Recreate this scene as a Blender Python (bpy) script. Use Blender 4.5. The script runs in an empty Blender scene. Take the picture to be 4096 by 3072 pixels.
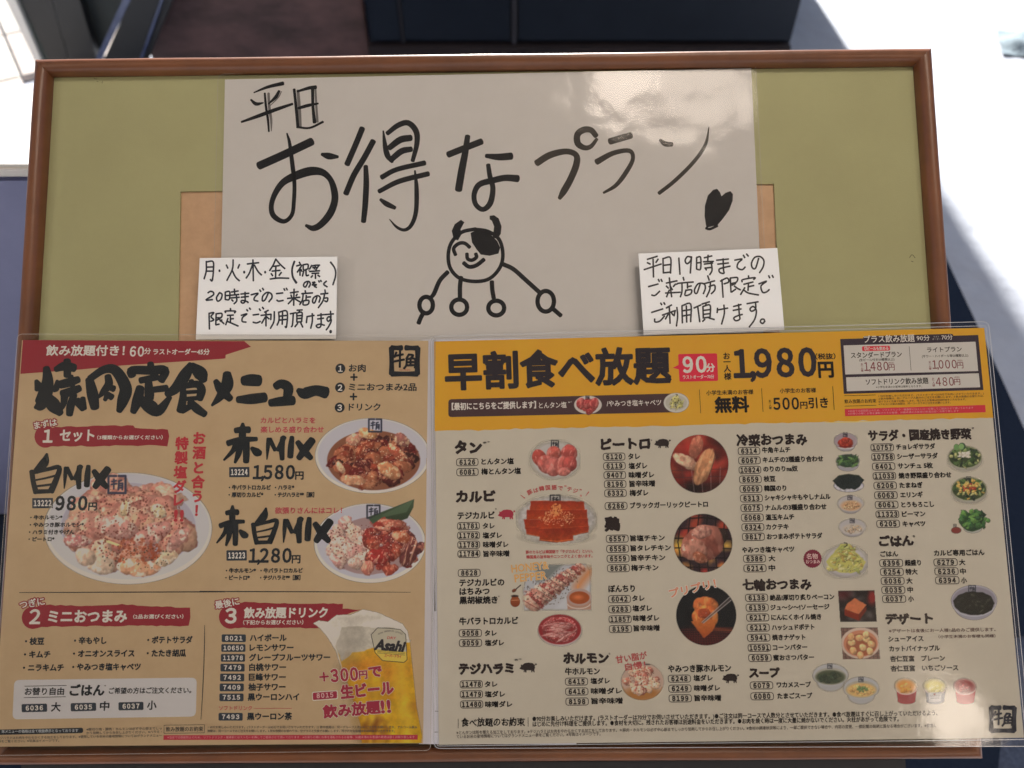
import bpy, math, random
import numpy as np
from mathutils import Matrix, Vector
D = bpy.data
SC = bpy.context.scene
COL = SC.collection
# ------------------------------------------------------------------ camera
F_PX, CX, CY = 3100.0, 2048.0, 1536.0
CAM_H, PITCH = 1.05, 48.0
cam = D.cameras.new("camera")
cam.sensor_width = 36.0
cam.lens = 36.0 * F_PX / 4096.0
cam.clip_start, cam.clip_end = 0.02, 60.0
camo = D.objects.new("camera", cam)
COL.objects.link(camo)
M_CAM = Matrix.Translation((0, 0, CAM_H)) @ Matrix.Rotation(math.radians(90 - PITCH), 4, 'X')
camo.matrix_world = M_CAM
SC.camera = camo
cam.dof.use_dof = True
cam.dof.focus_distance = 0.61
cam.dof.aperture_fstop = 5.6
# ------------------------------------------------------------------ world, sun, lamps, exposure
SUN_EL, SUN_AZ = math.radians(32), math.radians(0.5)      # behind the board
world = D.worlds.new("World")
SC.world = world
world.use_nodes = True
wn = world.node_tree
bg = wn.nodes['Background']
sky = wn.nodes.new('ShaderNodeTexSky')
sky.sky_type = 'NISHITA'
sky.sun_disc = False
sky.sun_elevation = SUN_EL
sky.sun_rotation = -SUN_AZ
wn.links.new(sky.outputs[0], bg.inputs[0])
bg.inputs[1].default_value = 0.05
sl = D.lights.new("sun", 'SUN')
sl.energy = 5.0
sl.angle = math.radians(2.0)
sl.color = (1.0, 0.95, 0.88)
so = D.objects.new("sun", sl)
COL.objects.link(so)
sdir = Vector((-math.sin(SUN_AZ) * math.cos(SUN_EL), math.cos(SUN_AZ) * math.cos(SUN_EL), math.sin(SUN_EL)))
so.rotation_euler = sdir.to_track_quat('Z', 'Y').to_euler()
so.location = sdir * 8
SC.view_settings.view_transform = 'Standard'
SC.view_settings.look = 'None'
SC.view_settings.gamma = 1.0
SC.view_settings.exposure = 1.4
SC.cycles.max_bounces = 8
SC.cycles.transparent_max_bounces = 16
SC.cycles.caustics_reflective = False
SC.cycles.caustics_refractive = False
# ------------------------------------------------------------------ pose of the board
W_B = 0.72
H_B = W_B / 1.3271
QUAD = np.array([[108, 235], [3700, 190], [3935, 3037], [-42, 3062]], float)
def homog(src, dst):
    A = []
    for (x, y), (u, v) in zip(src, dst):
        A.append([x, y, 1, 0, 0, 0, -u * x, -u * y, -u]); A.append([0, 0, 0, x, y, 1, -v * x, -v * y, -v])
    return np.linalg.svd(np.array(A, float))[2][-1].reshape(3, 3)
_H = homog([(-.5, 1), (.5, 1), (.5, 0), (-.5, 0)], (QUAD - [CX, CY]) / F_PX)
if _H[2, 2] < 0: _H = -_H
lam = W_B / np.linalg.norm(_H[:, 0])
_T = _H[:, 2] * lam
r1 = _H[:, 0] / np.linalg.norm(_H[:, 0])
r2 = _H[:, 1] - (_H[:, 1] @ r1) * r1
r2 /= np.linalg.norm(r2)
r3 = np.cross(r1, r2)
R_B = np.stack([r1, r2, r3], 1)
M4 = np.eye(4); M4[:3, :3] = R_B; M4[:3, 3] = _T
M_BOARD = M_CAM @ Matrix.Diagonal((1, -1, -1, 1)) @ Matrix(M4.tolist())
def PL(x, y, h=0.0):
    """a point of the photograph on the plane h metres above the frame's face -> board coordinates (n,3)"""
    x = np.asarray(x, float); y = np.asarray(y, float)
    d = np.stack([(x - CX) / F_PX, (y - CY) / F_PX, np.ones_like(x)], -1)
    dl = d @ R_B
    tl = _T @ R_B
    s = (h + tl[2]) / dl[..., 2]
    return dl * s[..., None] - tl
def G(x, y, z=0.0):
    """a point of the photograph on the horizontal plane z (world)"""
    d = M_CAM.to_3x3() @ Vector(((x - CX) / F_PX, -(y - CY) / F_PX, -1))
    t = (z - CAM_H) / d.z
    return Vector((d.x * t, d.y * t, z))
def GY(x, y, Y):
    """a point of the photograph on the upright plane at distance Y (world)"""
    d = M_CAM.to_3x3() @ Vector(((x - CX) / F_PX, -(y - CY) / F_PX, -1))
    t = Y / d.y
    return Vector((d.x * t, Y, CAM_H + d.z * t))
# ------------------------------------------------------------------ colours and materials
LIGHT = np.array([0.47, 0.385, 0.31])        # how bright a white sheet shows in the photograph
def lin(c):
    c = np.asarray(c, float) / 255.0
    return np.where(c <= 0.04045, c / 12.92, ((c + 0.055) / 1.055) ** 2.4)
def ALB(c):
    return np.clip(lin(c) / LIGHT, 0.004, 0.92)
MATS = {}
def mat(name, col, rough=0.6, spec=0.3, noise=None, bump=None, metal=0.0):
    """principled material; noise=(scale, amount, second colour), bump=(scale, strength)"""
    if name in MATS: return MATS[name]
    m = D.materials.new(name); m.use_nodes = True
    nt = m.node_tree; b = nt.nodes['Principled BSDF']
    col = tuple(float(v) for v in col) + (1,)
    b.inputs['Base Color'].default_value = col
    b.inputs['Roughness'].default_value = rough
    b.inputs['Specular IOR Level'].default_value = spec
    b.inputs['Metallic'].default_value = metal
    if noise or bump:
        tc = nt.nodes.new('ShaderNodeTexCoord')
    if noise:
        mp = nt.nodes.new('ShaderNodeMapping')
        sc_ = noise[0]
        mp.inputs['Scale'].default_value = sc_ if isinstance(sc_, tuple) else (sc_,) * 3
        n = nt.nodes.new('ShaderNodeTexNoise'); n.inputs['Scale'].default_value = 1.0
        n.inputs['Detail'].default_value = 6; n.inputs['Roughness'].default_value = 0.65
        r = nt.nodes.new('ShaderNodeValToRGB')
        a = noise[1]
        r.color_ramp.elements[0].position = 0.5 - a; r.color_ramp.elements[1].position = 0.5 + a
        r.color_ramp.elements[0].color = tuple(float(v) for v in noise[2]) + (1,)
        r.color_ramp.elements[1].color = col
        nt.links.new(tc.outputs['Object'], mp.inputs[0]); nt.links.new(mp.outputs[0], n.inputs['Vector'])
        nt.links.new(n.outputs['Fac'], r.inputs[0]); nt.links.new(r.outputs[0], b.inputs['Base Color'])
    if bump:
        n2 = nt.nodes.new('ShaderNodeTexNoise'); n2.inputs['Scale'].default_value = bump[0]
        n2.inputs['Detail'].default_value = 4
        bp = nt.nodes.new('ShaderNodeBump'); bp.inputs['Strength'].default_value = bump[1]
        bp.inputs['Distance'].default_value = bump[2] if len(bump) > 2 else 0.001
        nt.links.new(tc.outputs['Object'], n2.inputs['Vector']); nt.links.new(n2.outputs['Fac'], bp.inputs['Height'])
        nt.links.new(bp.outputs[0], b.inputs['Normal'])
    MATS[name] = m
    return m
def ink(c):
    k = 'print_%02x%02x%02x' % tuple(int(v) for v in c)
    return MATS.get(k) or mat(k, ALB(c), 0.55, 0.15)
def film_mat(name, wave, fine, strength, tint=(1, 1, 1)):
    m = D.materials.new(name); m.use_nodes = True
    nt = m.node_tree; nt.nodes.clear()
    out = nt.nodes.new('ShaderNodeOutputMaterial'); mx = nt.nodes.new('ShaderNodeMixShader')
    tr = nt.nodes.new('ShaderNodeBsdfTransparent'); tr.inputs[0].default_value = tint + (1,)
    gl = nt.nodes.new('ShaderNodeBsdfGlossy'); gl.inputs['Roughness'].default_value = 0.10 if strength > 0 else 0.03
    fr = nt.nodes.new('ShaderNodeFresnel'); fr.inputs[0].default_value = 1.36
    nt.links.new(fr.outputs[0], mx.inputs[0]); nt.links.new(tr.outputs[0], mx.inputs[1]); nt.links.new(gl.outputs[0], mx.inputs[2])
    nt.links.new(mx.outputs[0], out.inputs[0])
    if strength > 0:
        tc = nt.nodes.new('ShaderNodeTexCoord')
        a = nt.nodes.new('ShaderNodeTexNoise'); a.inputs['Scale'].default_value = wave; a.inputs['Detail'].default_value = 2
        b = nt.nodes.new('ShaderNodeTexNoise'); b.inputs['Scale'].default_value = fine; b.inputs['Detail'].default_value = 3
        ad = nt.nodes.new('ShaderNodeMath'); ad.operation = 'MULTIPLY_ADD'; ad.inputs[1].default_value = 14.0
        bp = nt.nodes.new('ShaderNodeBump'); bp.inputs['Strength'].default_value = strength; bp.inputs['Distance'].default_value = 0.0006
        nt.links.new(tc.outputs['Object'], a.inputs['Vector']); nt.links.new(tc.outputs['Object'], b.inputs['Vector'])
        nt.links.new(a.outputs['Fac'], ad.inputs[0]); nt.links.new(b.outputs['Fac'], ad.inputs[2])
        nt.links.new(ad.outputs[0], bp.inputs['Height']); nt.links.new(bp.outputs[0], gl.inputs['Normal'])
    return m
# ------------------------------------------------------------------ object helpers
class Thing:
    """an Empty at the thing's base on the board; its meshes are given in board coordinates"""
    def __init__(s, name, label, cat, base, group=None):
        s.base = np.array(base, float)
        o = D.objects.new(name, None); COL.objects.link(o)
        o.empty_display_size = 0.03
        o.matrix_world = M_BOARD @ Matrix.Translation(Vector(base))
        o['label'] = label; o['category'] = cat
        if group: o['group'] = group
        s.o = o
    def mesh(s, name, verts, faces, m, parent=None, smooth=False, label=None):
        me = D.meshes.new(name)
        me.from_pydata((np.asarray(verts, float) - s.base).tolist(), [], faces)
        me.materials.append(m)
        if smooth:
            me.polygons.foreach_set('use_smooth', [True] * len(me.polygons))
        o = D.objects.new(name, me); COL.objects.link(o)
        o.parent = parent or s.o
        if label: o['label'] = label
        return o
def slab(pts_top, thick):
    """closed slab from a convex outline in board coordinates, thick below"""
    p = np.asarray(pts_top, float); n = len(p)
    q = p.copy(); q[:, 2] -= thick
    v = np.concatenate([p, q])
    f = [list(range(n))[::-1], list(range(n, 2 * n))] + [[i, (i + 1) % n, n + (i + 1) % n, n + i] for i in range(n)]
    return v, f
def sub_edge(q, n):
    """points along the outline of a quad"""
    out = []
    for i in range(4):
        a, b = np.array(q[i], float), np.array(q[(i + 1) % 4], float)
        for k in range(n): out.append(a + (b - a) * k / n)
    return np.array(out)
def round_quad(q, r, n=5):
    """outline (pixels) of a quad with rounded corners of radius r px"""
    q = [np.array(p, float) for p in q]; out = []
    for i in range(4):
        p0, p, p1 = q[i - 1], q[i], q[(i + 1) % 4]
        a = p + (p0 - p) / np.linalg.norm(p0 - p) * r
        b = p + (p1 - p) / np.linalg.norm(p1 - p) * r
        for k in range(n + 1):
            t = k / n
            out.append((1 - t) ** 2 * a + 2 * t * (1 - t) * p + t * t * b)
    return np.array(out)
class Z:
    """coordinates read in an enlarged piece of the photograph"""
    def __init__(s, x0, y0, k): s.x0, s.y0, s.k = x0, y0, k
    def __call__(s, x, y): return (s.x0 + x * s.k, s.y0 + y * s.k)
zA = Z(0, 1300, .46293); zB = Z(800, 1300, .46293); zC = Z(1700, 1300, .46293)
zD = Z(2500, 1300, .36166); zE = Z(3200, 1250, .40506); zF = Z(0, 2000, .40687)
zG = Z(0, 2500, .40687); zH = Z(800, 2000, .40687); zI = Z(800, 2500, .40687)
zJ = Z(1650, 2000, .36166); zK = Z(1650, 2472, .36166); zL = Z(2350, 1680, .36166)
zM = Z(2350, 2200, .36166); zN = Z(2850, 1680, .31646); zO = Z(2850, 2150, .31646)
zP = Z(3400, 1680, .31465); zQ = Z(3400, 2150, .31465); zR = Z(1700, 2600, .5425)
zS = Z(2896, 2600, .5425); zd = Z(900, 280, .45208); ze = Z(1700, 400, .58770)
zf = Z(700, 950, .31646); zg = Z(2500, 900, .31646); z1 = Z(0, 0, 1)
class Sheet:
    """a printed sheet: its quad in pixels gives the reading direction; h is its height over the frame face"""
    def __init__(s, th, quad, h):
        s.th, s.h = th, h
        s.H = homog([(0, 1), (1, 1), (1, 0), (0, 0)], quad); s.Hi = np.linalg.inv(s.H)
    def dirs(s, p):
        u = s.Hi @ np.array([p[0], p[1], 1.0]); u = u[:2] / u[2]
        def f(a, b):
            w = s.H @ np.array([a, b, 1.0]); return w[:2] / w[2]
        e = 1e-3; b0 = f(*u); r = f(u[0] + e, u[1]) - b0; up = f(u[0], u[1] + e) - b0
        return r / np.linalg.norm(r), up / np.linalg.norm(up)
    def flat(s, name, pts_px, lvl, m, parent=None, label=None):
        p = np.asarray(pts_px, float)
        v = PL(p[:, 0], p[:, 1], s.h + lvl * 1e-4)
        return s.th.mesh(name, v, [list(range(len(v)))[::-1]], m, parent, label=label)
    def box(s, name, z, q, r, lvl, c, parent=None):
        q = [z(*p) for p in q]
        return s.flat(name, round_quad(q, r) if r else q, lvl, ink(c), parent)
def ribbon_verts(path, wscale=1.0, n=5, taper=True):
    """smooth stroke through [(x,y,w)...] px -> verts(px), faces"""
    P = np.array(path, float)
    if len(P) > 2:
        Q = np.vstack([2 * P[0] - P[1], P, 2 * P[-1] - P[-2]]); out = []
        for i in range(1, len(Q) - 2):
            for k in range(n):
                t = k / n
                out.append(0.5 * ((2 * Q[i]) + (-Q[i - 1] + Q[i + 1]) * t + (2 * Q[i - 1] - 5 * Q[i] + 4 * Q[i + 1] - Q[i + 2]) * t * t + (-Q[i - 1] + 3 * Q[i] - 3 * Q[i + 1] + Q[i + 2]) * t ** 3))
        out.append(P[-1]); P = np.array(out)
    w = np.maximum(P[:, 2], 0.5) * wscale / 2
    T = np.gradient(P[:, :2], axis=0); T /= np.maximum(np.linalg.norm(T, axis=1), 1e-6)[:, None]
    N = np.stack([-T[:, 1], T[:, 0]], 1)
    L, R = P[:, :2] + N * w[:, None], P[:, :2] - N * w[:, None]
    v = []; f = []
    m = len(P)
    v += L.tolist() + R.tolist()
    for i in range(m - 1): f.append([i, i + 1, m + i + 1, m + i])
    for e, sg in ((0, -1), (m - 1, 1)):           # soft caps
        k = len(v); c = P[e, :2]
        a = [c + N[e] * w[e] * math.cos(t) + T[e] * sg * w[e] * 0.55 * math.sin(t) for t in np.linspace(0, math.pi, 6)]
        v += [p.tolist() for p in a]
        f.append(list(range(k, k + 6)))
    return v, f
def strokes(sheet, name, lst, lvl, m, parent=None, label=None, ws=1.0):
    """many strokes (px, with widths) -> one mesh"""
    V, Fc = [], []
    for i, s_ in enumerate(lst):
        if s_[0] == 'poly':
            v = np.array(s_[1], float); fc = [list(range(len(v)))]
        else:
            v, fc = ribbon_verts(s_[1], ws); v = np.array(v)
        b = len(V)
        w = PL(v[:, 0], v[:, 1], sheet.h + lvl * 1e-4 + (i % 9) * 6e-6)
        V += w.tolist(); Fc += [[b + j for j in q] for q in fc]
    o = sheet.th.mesh(name, V, Fc, m, parent, label=label)
    return o
def S_(z, txt, w):
    """'x,y[,w] x,y[,w];...' in enlarged coordinates -> strokes"""
    out = []
    for s_ in txt.split(';'):
        pts = []; s_ = s_.strip()
        if not s_: continue
        if s_[0] == '#':
            out.append(('poly', [z(*map(float, p.split(','))) for p in s_[1:].split()])); continue
        for p in s_.split():
            q = [float(t) for t in p.split(',')]
            x, y = z(q[0], q[1]); pts.append((x, y, (q[2] if len(q) > 2 else w) * z.k))
        if len(pts) == 1: pts.append((pts[0][0] + 0.6 * pts[0][2] * .4, pts[0][1], pts[0][2]))
        out.append(('line', pts))
    return out
# ------------------------------------------------------------------ printed text (the built-in font, meshed)
JOBS = []
def text(sheet, body, x0, x1, yc, h, c, z=z1, name='text_line', bold=0.0, lvl=3, slope=None, parent=None, mode='cjk', halo=None, skew=0):
    """a line of text from x0 to x1, centre height yc at x0, h high (all read in z)"""
    k = z.k
    a = np.array(z(x0, yc)); r, up = sheet.dirs(a)
    if slope is not None:
        r = np.array([1.0, slope]); r /= np.linalg.norm(r)
        up = np.array([r[1], -r[0]])
    if skew: up = up + r * skew; up /= np.linalg.norm(up)
    wpx = (x1 - x0) * k / r[0]
    if halo: JOBS.append((sheet, body, a, r, up, wpx, h * k, halo[0], name, halo[1], lvl - 0.7, parent, mode))
    JOBS.append((sheet, body, a, r, up, wpx, h * k, c, name, bold, lvl, parent, mode))
def vtext(sheet, body, pts, h, c, z, name='text_line', bold=0.0, lvl=3, parent=None):
    """upright column: one character per (x, y) centre"""
    for ch, (x, y) in zip(body, pts):
        text(sheet, ch, x - h / 2, x + h / 2, y, h, c, z, name, bold, lvl, None, parent, 'cjk1')
def run_text():
    cache = {}
    FW = str.maketrans('0123456789', '０１２３４５６７８９')
    for i, j in enumerate(JOBS):
        if j[12] == 'box' and all(c in '0123456789,' for c in j[1]):
            JOBS[i] = j[:1] + (j[1].translate(FW),) + j[2:]
    bodies = sorted({j[1] for j in JOBS} | {'国'})
    obs = {}
    for b in bodies:
        cu = D.curves.new('t', 'FONT'); cu.body = b; cu.size = 1.0; cu.resolution_u = 3 if b[0] in '０１２３４５６７８９' else 2; cu.fill_mode = 'FRONT'
        if b[0] in '０１２３４５６７８９': cu.space_character = .52 if (',' in b or len(b) < 4) else .68
        o = D.objects.new('t', cu); COL.objects.link(o); obs[b] = o
    dg = bpy.context.evaluated_depsgraph_get()
    for b, o in obs.items():
        me = D.meshes.new_from_object(o.evaluated_get(dg))
        nv = len(me.vertices); co = np.empty(nv * 3); me.vertices.foreach_get('co', co); co = co.reshape(-1, 3)[:, :2]
        fs = [list(p.vertices) for p in me.polygons]
        cnt = {}
        for fc in fs:
            for i in range(len(fc)):
                e = (fc[i], fc[(i + 1) % len(fc)]); kk = (min(e), max(e)); cnt[kk] = cnt.get(kk, 0) + 1
        be = [e for e, n in cnt.items() if n == 1]
        cache[b] = (co, fs, be)
        D.meshes.remove(me)
    for o in obs.values():
        cu = o.data; D.objects.remove(o); D.curves.remove(cu)
    ref = cache['国'][0]; rb, rt = ref[:, 1].min(), ref[:, 1].max()
    for (sh, body, a, r, up, wpx, h, c, name, bold, lvl, parent, mode) in JOBS:
        co, fs, be = cache[body]
        if not len(co): continue
        x0, x1 = co[:, 0].min(), co[:, 0].max()
        if mode == 'box': y0, y1 = co[:, 1].min(), co[:, 1].max()
        else: y0, y1 = rb, rt
        sx = wpx / max(x1 - x0, 1e-6); sy = h / (y1 - y0); one = 0
        if mode == 'box' and len(body) == 1: one = wpx; sx = sy; 
        if mode == 'cjk1':
            sx = sy; off = (wpx - (x1 - x0) * sx) / 2
        else: off = (wpx - (x1 - x0) * sx) / 2 if one else 0
        L = np.stack([(co[:, 0] - x0) * sx + off, (co[:, 1] - (y0 + y1) / 2) * sy], 1)
        if name == 'heading' and h > 30:      # brush lettering: uneven strokes
            q = L / h
            L = L + h * np.stack([.030 * np.sin(7.1 * q[:, 1] + 3 * q[:, 0]) + .016 * np.sin(19 * q[:, 1] + 11 * q[:, 0]), .045 * np.sin(2.9 * q[:, 0] + 1.5 * q[:, 1]) + .018 * np.sin(17 * q[:, 0])], 1)
        V = [L]; Fc = [f[::-1] for f in fs]; zz = [np.zeros(len(L))]
        if bold > 0 and be:
            d = bold * h
            E = np.array(be); A, B = L[E[:, 0]], L[E[:, 1]]
            T = B - A; ln = np.maximum(np.linalg.norm(T, axis=1), 1e-9)[:, None]; T = T / ln
            N = np.stack([-T[:, 1], T[:, 0]], 1)
            q = np.stack([A - T * d * .6 - N * d, B + T * d * .6 - N * d, B + T * d * .6 + N * d, A - T * d * .6 + N * d], 1)
            b0 = len(L); V.append(q.reshape(-1, 2))
            Fc += [[b0 + 4 * i + 3, b0 + 4 * i + 2, b0 + 4 * i + 1, b0 + 4 * i] for i in range(len(q))]
            zz.append(np.repeat(-((np.arange(len(q)) % 6) + 1) * 4e-6, 4))
        L = np.concatenate(V); zz = np.concatenate(zz)
        px = a[None] + L[:, :1] * r[None] + L[:, 1:] * up[None]
        v = PL(px[:, 0], px[:, 1], sh.h + lvl * 1e-4); v[:, 2] += zz
        sh.th.mesh(name, v, Fc, ink(c), parent)
# ------------------------------------------------------------------ printed food pictures, painted point by point
def _vn(X, Y, s, seed):
    rs = np.random.RandomState(seed & 0x7fffffff); L = rs.rand(64, 64)
    u = X / s + 17.3; v = Y / s + 5.1
    i = np.floor(u).astype(int); j = np.floor(v).astype(int); a = u - i; b = v - j
    a = a * a * (3 - 2 * a); b = b * b * (3 - 2 * b)
    g = lambda p, q: L[p % 64, q % 64]
    return (g(i, j) * (1 - a) + g(i + 1, j) * a) * (1 - b) + (g(i, j + 1) * (1 - a) + g(i + 1, j + 1) * a) * b
def fbm(X, Y, s, seed, o=3):
    r = 0; w = 1; t = 0
    for k in range(o):
        r = r + w * _vn(X, Y, s / 2 ** k, seed + 31 * k); t += w; w *= .55
    return r / t - .5
class Pic:
    """a picture in enlarged coordinates; colours as they show in the photograph"""
    def __init__(s, z, x0, y0, x1, y1, step_px=2.2, bgc=(150, 137, 120)):
        s.z = z; st = step_px / z.k
        nx = int((x1 - x0) / st) + 2; ny = int((y1 - y0) / st) + 2
        s.xs = np.linspace(x0, x1, nx); s.ys = np.linspace(y0, y1, ny)
        s.X, s.Y = np.meshgrid(s.xs, s.ys); s.st = st
        s.c = np.zeros(s.X.shape + (3,)) + np.array(bgc, float); s.a = np.zeros(s.X.shape)
    def win(s, cx, cy, r):
        i0, i1 = np.searchsorted(s.xs, [cx - r, cx + r]); j0, j1 = np.searchsorted(s.ys, [cy - r, cy + r])
        return slice(max(j0 - 1, 0), j1 + 1), slice(max(i0 - 1, 0), i1 + 1)
    def put(s, sl, m, col, alpha=True):
        col = np.asarray(col, float)
        s.c[sl] = s.c[sl] * (1 - m[..., None]) + col * m[..., None]
        if alpha: s.a[sl] = np.maximum(s.a[sl], m)
    def ell(s, cx, cy, rx, ry, col, rot=0, soft=1.5, rough=0, seed=1, rs=None, col2=None, op=1.0, alpha=True):
        R = max(rx, ry) * (1.25 + rough) + soft * s.st; sl = s.win(cx, cy, R)
        X, Y = s.X[sl] - cx, s.Y[sl] - cy
        if X.size == 0: return
        c, n = math.cos(rot), math.sin(rot)
        u = (X * c + Y * n) / rx; v = (-X * n + Y * c) / ry
        q = np.sqrt(u * u + v * v)
        if rough: q = q + rough * 2 * fbm(X, Y, rs or min(rx, ry) * .9, seed)
        d = (q - 1) * min(rx, ry)
        m = np.clip(.5 - d / (soft * s.st), 0, 1) * op
        col = np.asarray(col, float)
        if col2 is not None:
            t = np.clip(v * .5 + .5, 0, 1)[..., None]; col = col * (1 - t) + np.asarray(col2, float) * t
        s.put(sl, m, col, alpha)
    def piece(s, cx, cy, rx, ry, rot, col, seed=1, rough=.25, marb=None, ma=.35, gloss=.3, edge=.5):
        """a lump of food: lit from above left, marbled, dark rim"""
        R = max(rx, ry) * 1.4; sl = s.win(cx, cy, R)
        X, Y = s.X[sl] - cx, s.Y[sl] - cy
        if X.size == 0: return
        c, n = math.cos(rot), math.sin(rot)
        u = (X * c + Y * n) / rx; v = (-X * n + Y * c) / ry
        q = np.sqrt(u * u + v * v) + rough * 2 * fbm(X, Y, min(rx, ry) * .9, seed)
        m = np.clip(.5 - (q - 1) * min(rx, ry) / (1.6 * s.st), 0, 1)
        lit = 1.0 + .22 * (-(X * .5 + Y * .85) / max(rx, ry)) - edge * np.clip(q - .62, 0, 1) ** 1.5
        lit = lit + .35 * fbm(X, Y, min(rx, ry) * .5, seed + 7)
        cc = np.asarray(col, float) * lit[..., None]
        if marb is not None:
            t = np.clip((fbm(u * 3, v * 1.2, .8, seed + 3) + ma - .28) * 6, 0, 1)[..., None] * .75
            cc = cc * (1 - t) + np.asarray(marb, float) * lit[..., None] * t
        if gloss:
            g = np.clip((fbm(X, Y, min(rx, ry) * .45, seed + 11) - .22) * 9, 0, 1)[..., None] * gloss * np.clip(lit, 0, 1)[..., None]
            cc = cc * (1 - g) + np.array([240, 225, 205.]) * g
        s.put(sl, m, np.clip(cc, 4, 250))
    def poly(s, pts, col, soft=1.5, seed=0, rough=0, op=1.0, col2=None):
        p = np.array(pts, float); lo, hi = p.min(0), p.max(0); cx, cy = (lo + hi) / 2
        sl = s.win(cx, cy, max(hi - lo) / 2 + 3 * s.st); X, Y = s.X[sl], s.Y[sl]
        if X.size == 0: return
        if rough: X = X + rough * fbm(X, Y, rough * 3, seed); Y = Y + rough * fbm(X, Y, rough * 3, seed + 5)
        dm = np.full(X.shape, 1e9); ins = np.zeros(X.shape, bool)
        for a, b in zip(p, np.roll(p, -1, 0)):
            e = b - a; t = np.clip(((X - a[0]) * e[0] + (Y - a[1]) * e[1]) / max(e @ e, 1e-9), 0, 1)
            dm = np.minimum(dm, np.hypot(X - a[0] - t * e[0], Y - a[1] - t * e[1]))
            cr = (a[1] > Y) != (b[1] > Y)
            with np.errstate(divide='ignore', invalid='ignore'):
                xi = (b[0] - a[0]) * (Y - a[1]) / (b[1] - a[1]) + a[0]
            ins ^= cr & (X < xi)
        d = np.where(ins, -dm, dm); m = np.clip(.5 - d / (soft * s.st), 0, 1) * op
        col = np.asarray(col, float)
        if col2 is not None:
            t = ((Y - lo[1]) / max(hi[1] - lo[1], 1e-6)).clip(0, 1)[..., None]; col = col * (1 - t) + np.asarray(col2, float) * t
        s.put(sl, m, col)
    def line(s, pts, w, col, op=1.0, soft=1.4):
        p = np.array(pts, float); lo, hi = p.min(0), p.max(0); cx, cy = (lo + hi) / 2
        sl = s.win(cx, cy, max(hi - lo) / 2 + w + 3 * s.st); X, Y = s.X[sl], s.Y[sl]
        if X.size == 0: return
        dm = np.full(X.shape, 1e9)
        for a, b in zip(p[:-1], p[1:]):
            e = b - a; t = np.clip(((X - a[0]) * e[0] + (Y - a[1]) * e[1]) / max(e @ e, 1e-9), 0, 1)
            dm = np.minimum(dm, np.hypot(X - a[0] - t * e[0], Y - a[1] - t * e[1]))
        s.put(sl, np.clip(.5 - (dm - w / 2) / (soft * s.st), 0, 1) * op, col)
    def grain(s, sc, amp, seed=3, col=None, th=None):
        n = fbm(s.X, s.Y, sc, seed, 4)
        if col is None: s.c *= (1 + amp * n)[..., None]
        else:
            m = np.clip((n - th) * 12, 0, 1)[..., None] * amp; s.c = s.c * (1 - m) + np.asarray(col, float) * m
    def clip(s, fn):
        s.a *= fn(s.X, s.Y)
    def clip_ell(s, cx, cy, rx, ry, soft=1.2, rot=0):
        c, n = math.cos(rot), math.sin(rot)
        X, Y = s.X - cx, s.Y - cy; u = (X * c + Y * n) / rx; v = (-X * n + Y * c) / ry
        s.a *= np.clip(.5 - (np.hypot(u, v) - 1) * min(rx, ry) / (soft * s.st), 0, 1)
    def emit(s, sheet, name='food_picture', lvl=2, parent=None, label=None):
        px, py = s.z(s.X, s.Y)
        v = PL(px.ravel(), py.ravel(), sheet.h + lvl * 1e-4)
        ny, nx = s.X.shape
        use = s.a > .02
        cell = use[:-1, :-1] | use[1:, :-1] | use[:-1, 1:] | use[1:, 1:]
        J, I = np.nonzero(cell); b = J * nx + I
        F_ = np.stack([b + nx, b + nx + 1, b + 1, b], 1)
        used, inv = np.unique(F_, return_inverse=True); F_ = inv.reshape(F_.shape)
        v = v[used] - sheet.th.base
        me = D.meshes.new(name)
        me.vertices.add(len(v)); me.vertices.foreach_set('co', v.ravel())
        me.loops.add(F_.size); me.loops.foreach_set('vertex_index', F_.ravel().astype(np.int32))
        me.polygons.add(len(F_)); me.polygons.foreach_set('loop_start', np.arange(0, F_.size, 4, dtype=np.int32))
        me.update(); me.validate()
        at = me.color_attributes.new('Col', 'FLOAT_COLOR', 'POINT')
        c = np.ones((len(v), 4)); cc = np.clip(s.c.reshape(-1, 3)[used], 1, 255); Y = cc @ np.array([.35, .5, .15]); cc = Y[:, None] + (cc - Y[:, None]) * 1.02
        c[:, :3] = ALB(cc * np.minimum((Y / 146) ** .26, 1.04)[:, None]); c[:, 3] = s.a.ravel()[used]
        at.data.foreach_set('color', c.ravel().astype(np.float32))
        me.materials.append(picture_mat())
        o = D.objects.new(name, me); COL.objects.link(o); o.parent = parent or sheet.th.o
        if label: o['label'] = label
        return o
def picture_mat():
    if 'picture' in MATS: return MATS['picture']
    m = D.materials.new('printed_picture'); m.use_nodes = True; nt = m.node_tree; b = nt.nodes['Principled BSDF']
    a = nt.nodes.new('ShaderNodeVertexColor'); a.layer_name = 'Col'
    nt.links.new(a.outputs['Color'], b.inputs['Base Color']); nt.links.new(a.outputs['Alpha'], b.inputs['Alpha'])
    b.inputs['Roughness'].default_value = .5; b.inputs['Specular IOR Level'].default_value = .15
    MATS['picture'] = m
    return m
RD = random.Random(7)
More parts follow.
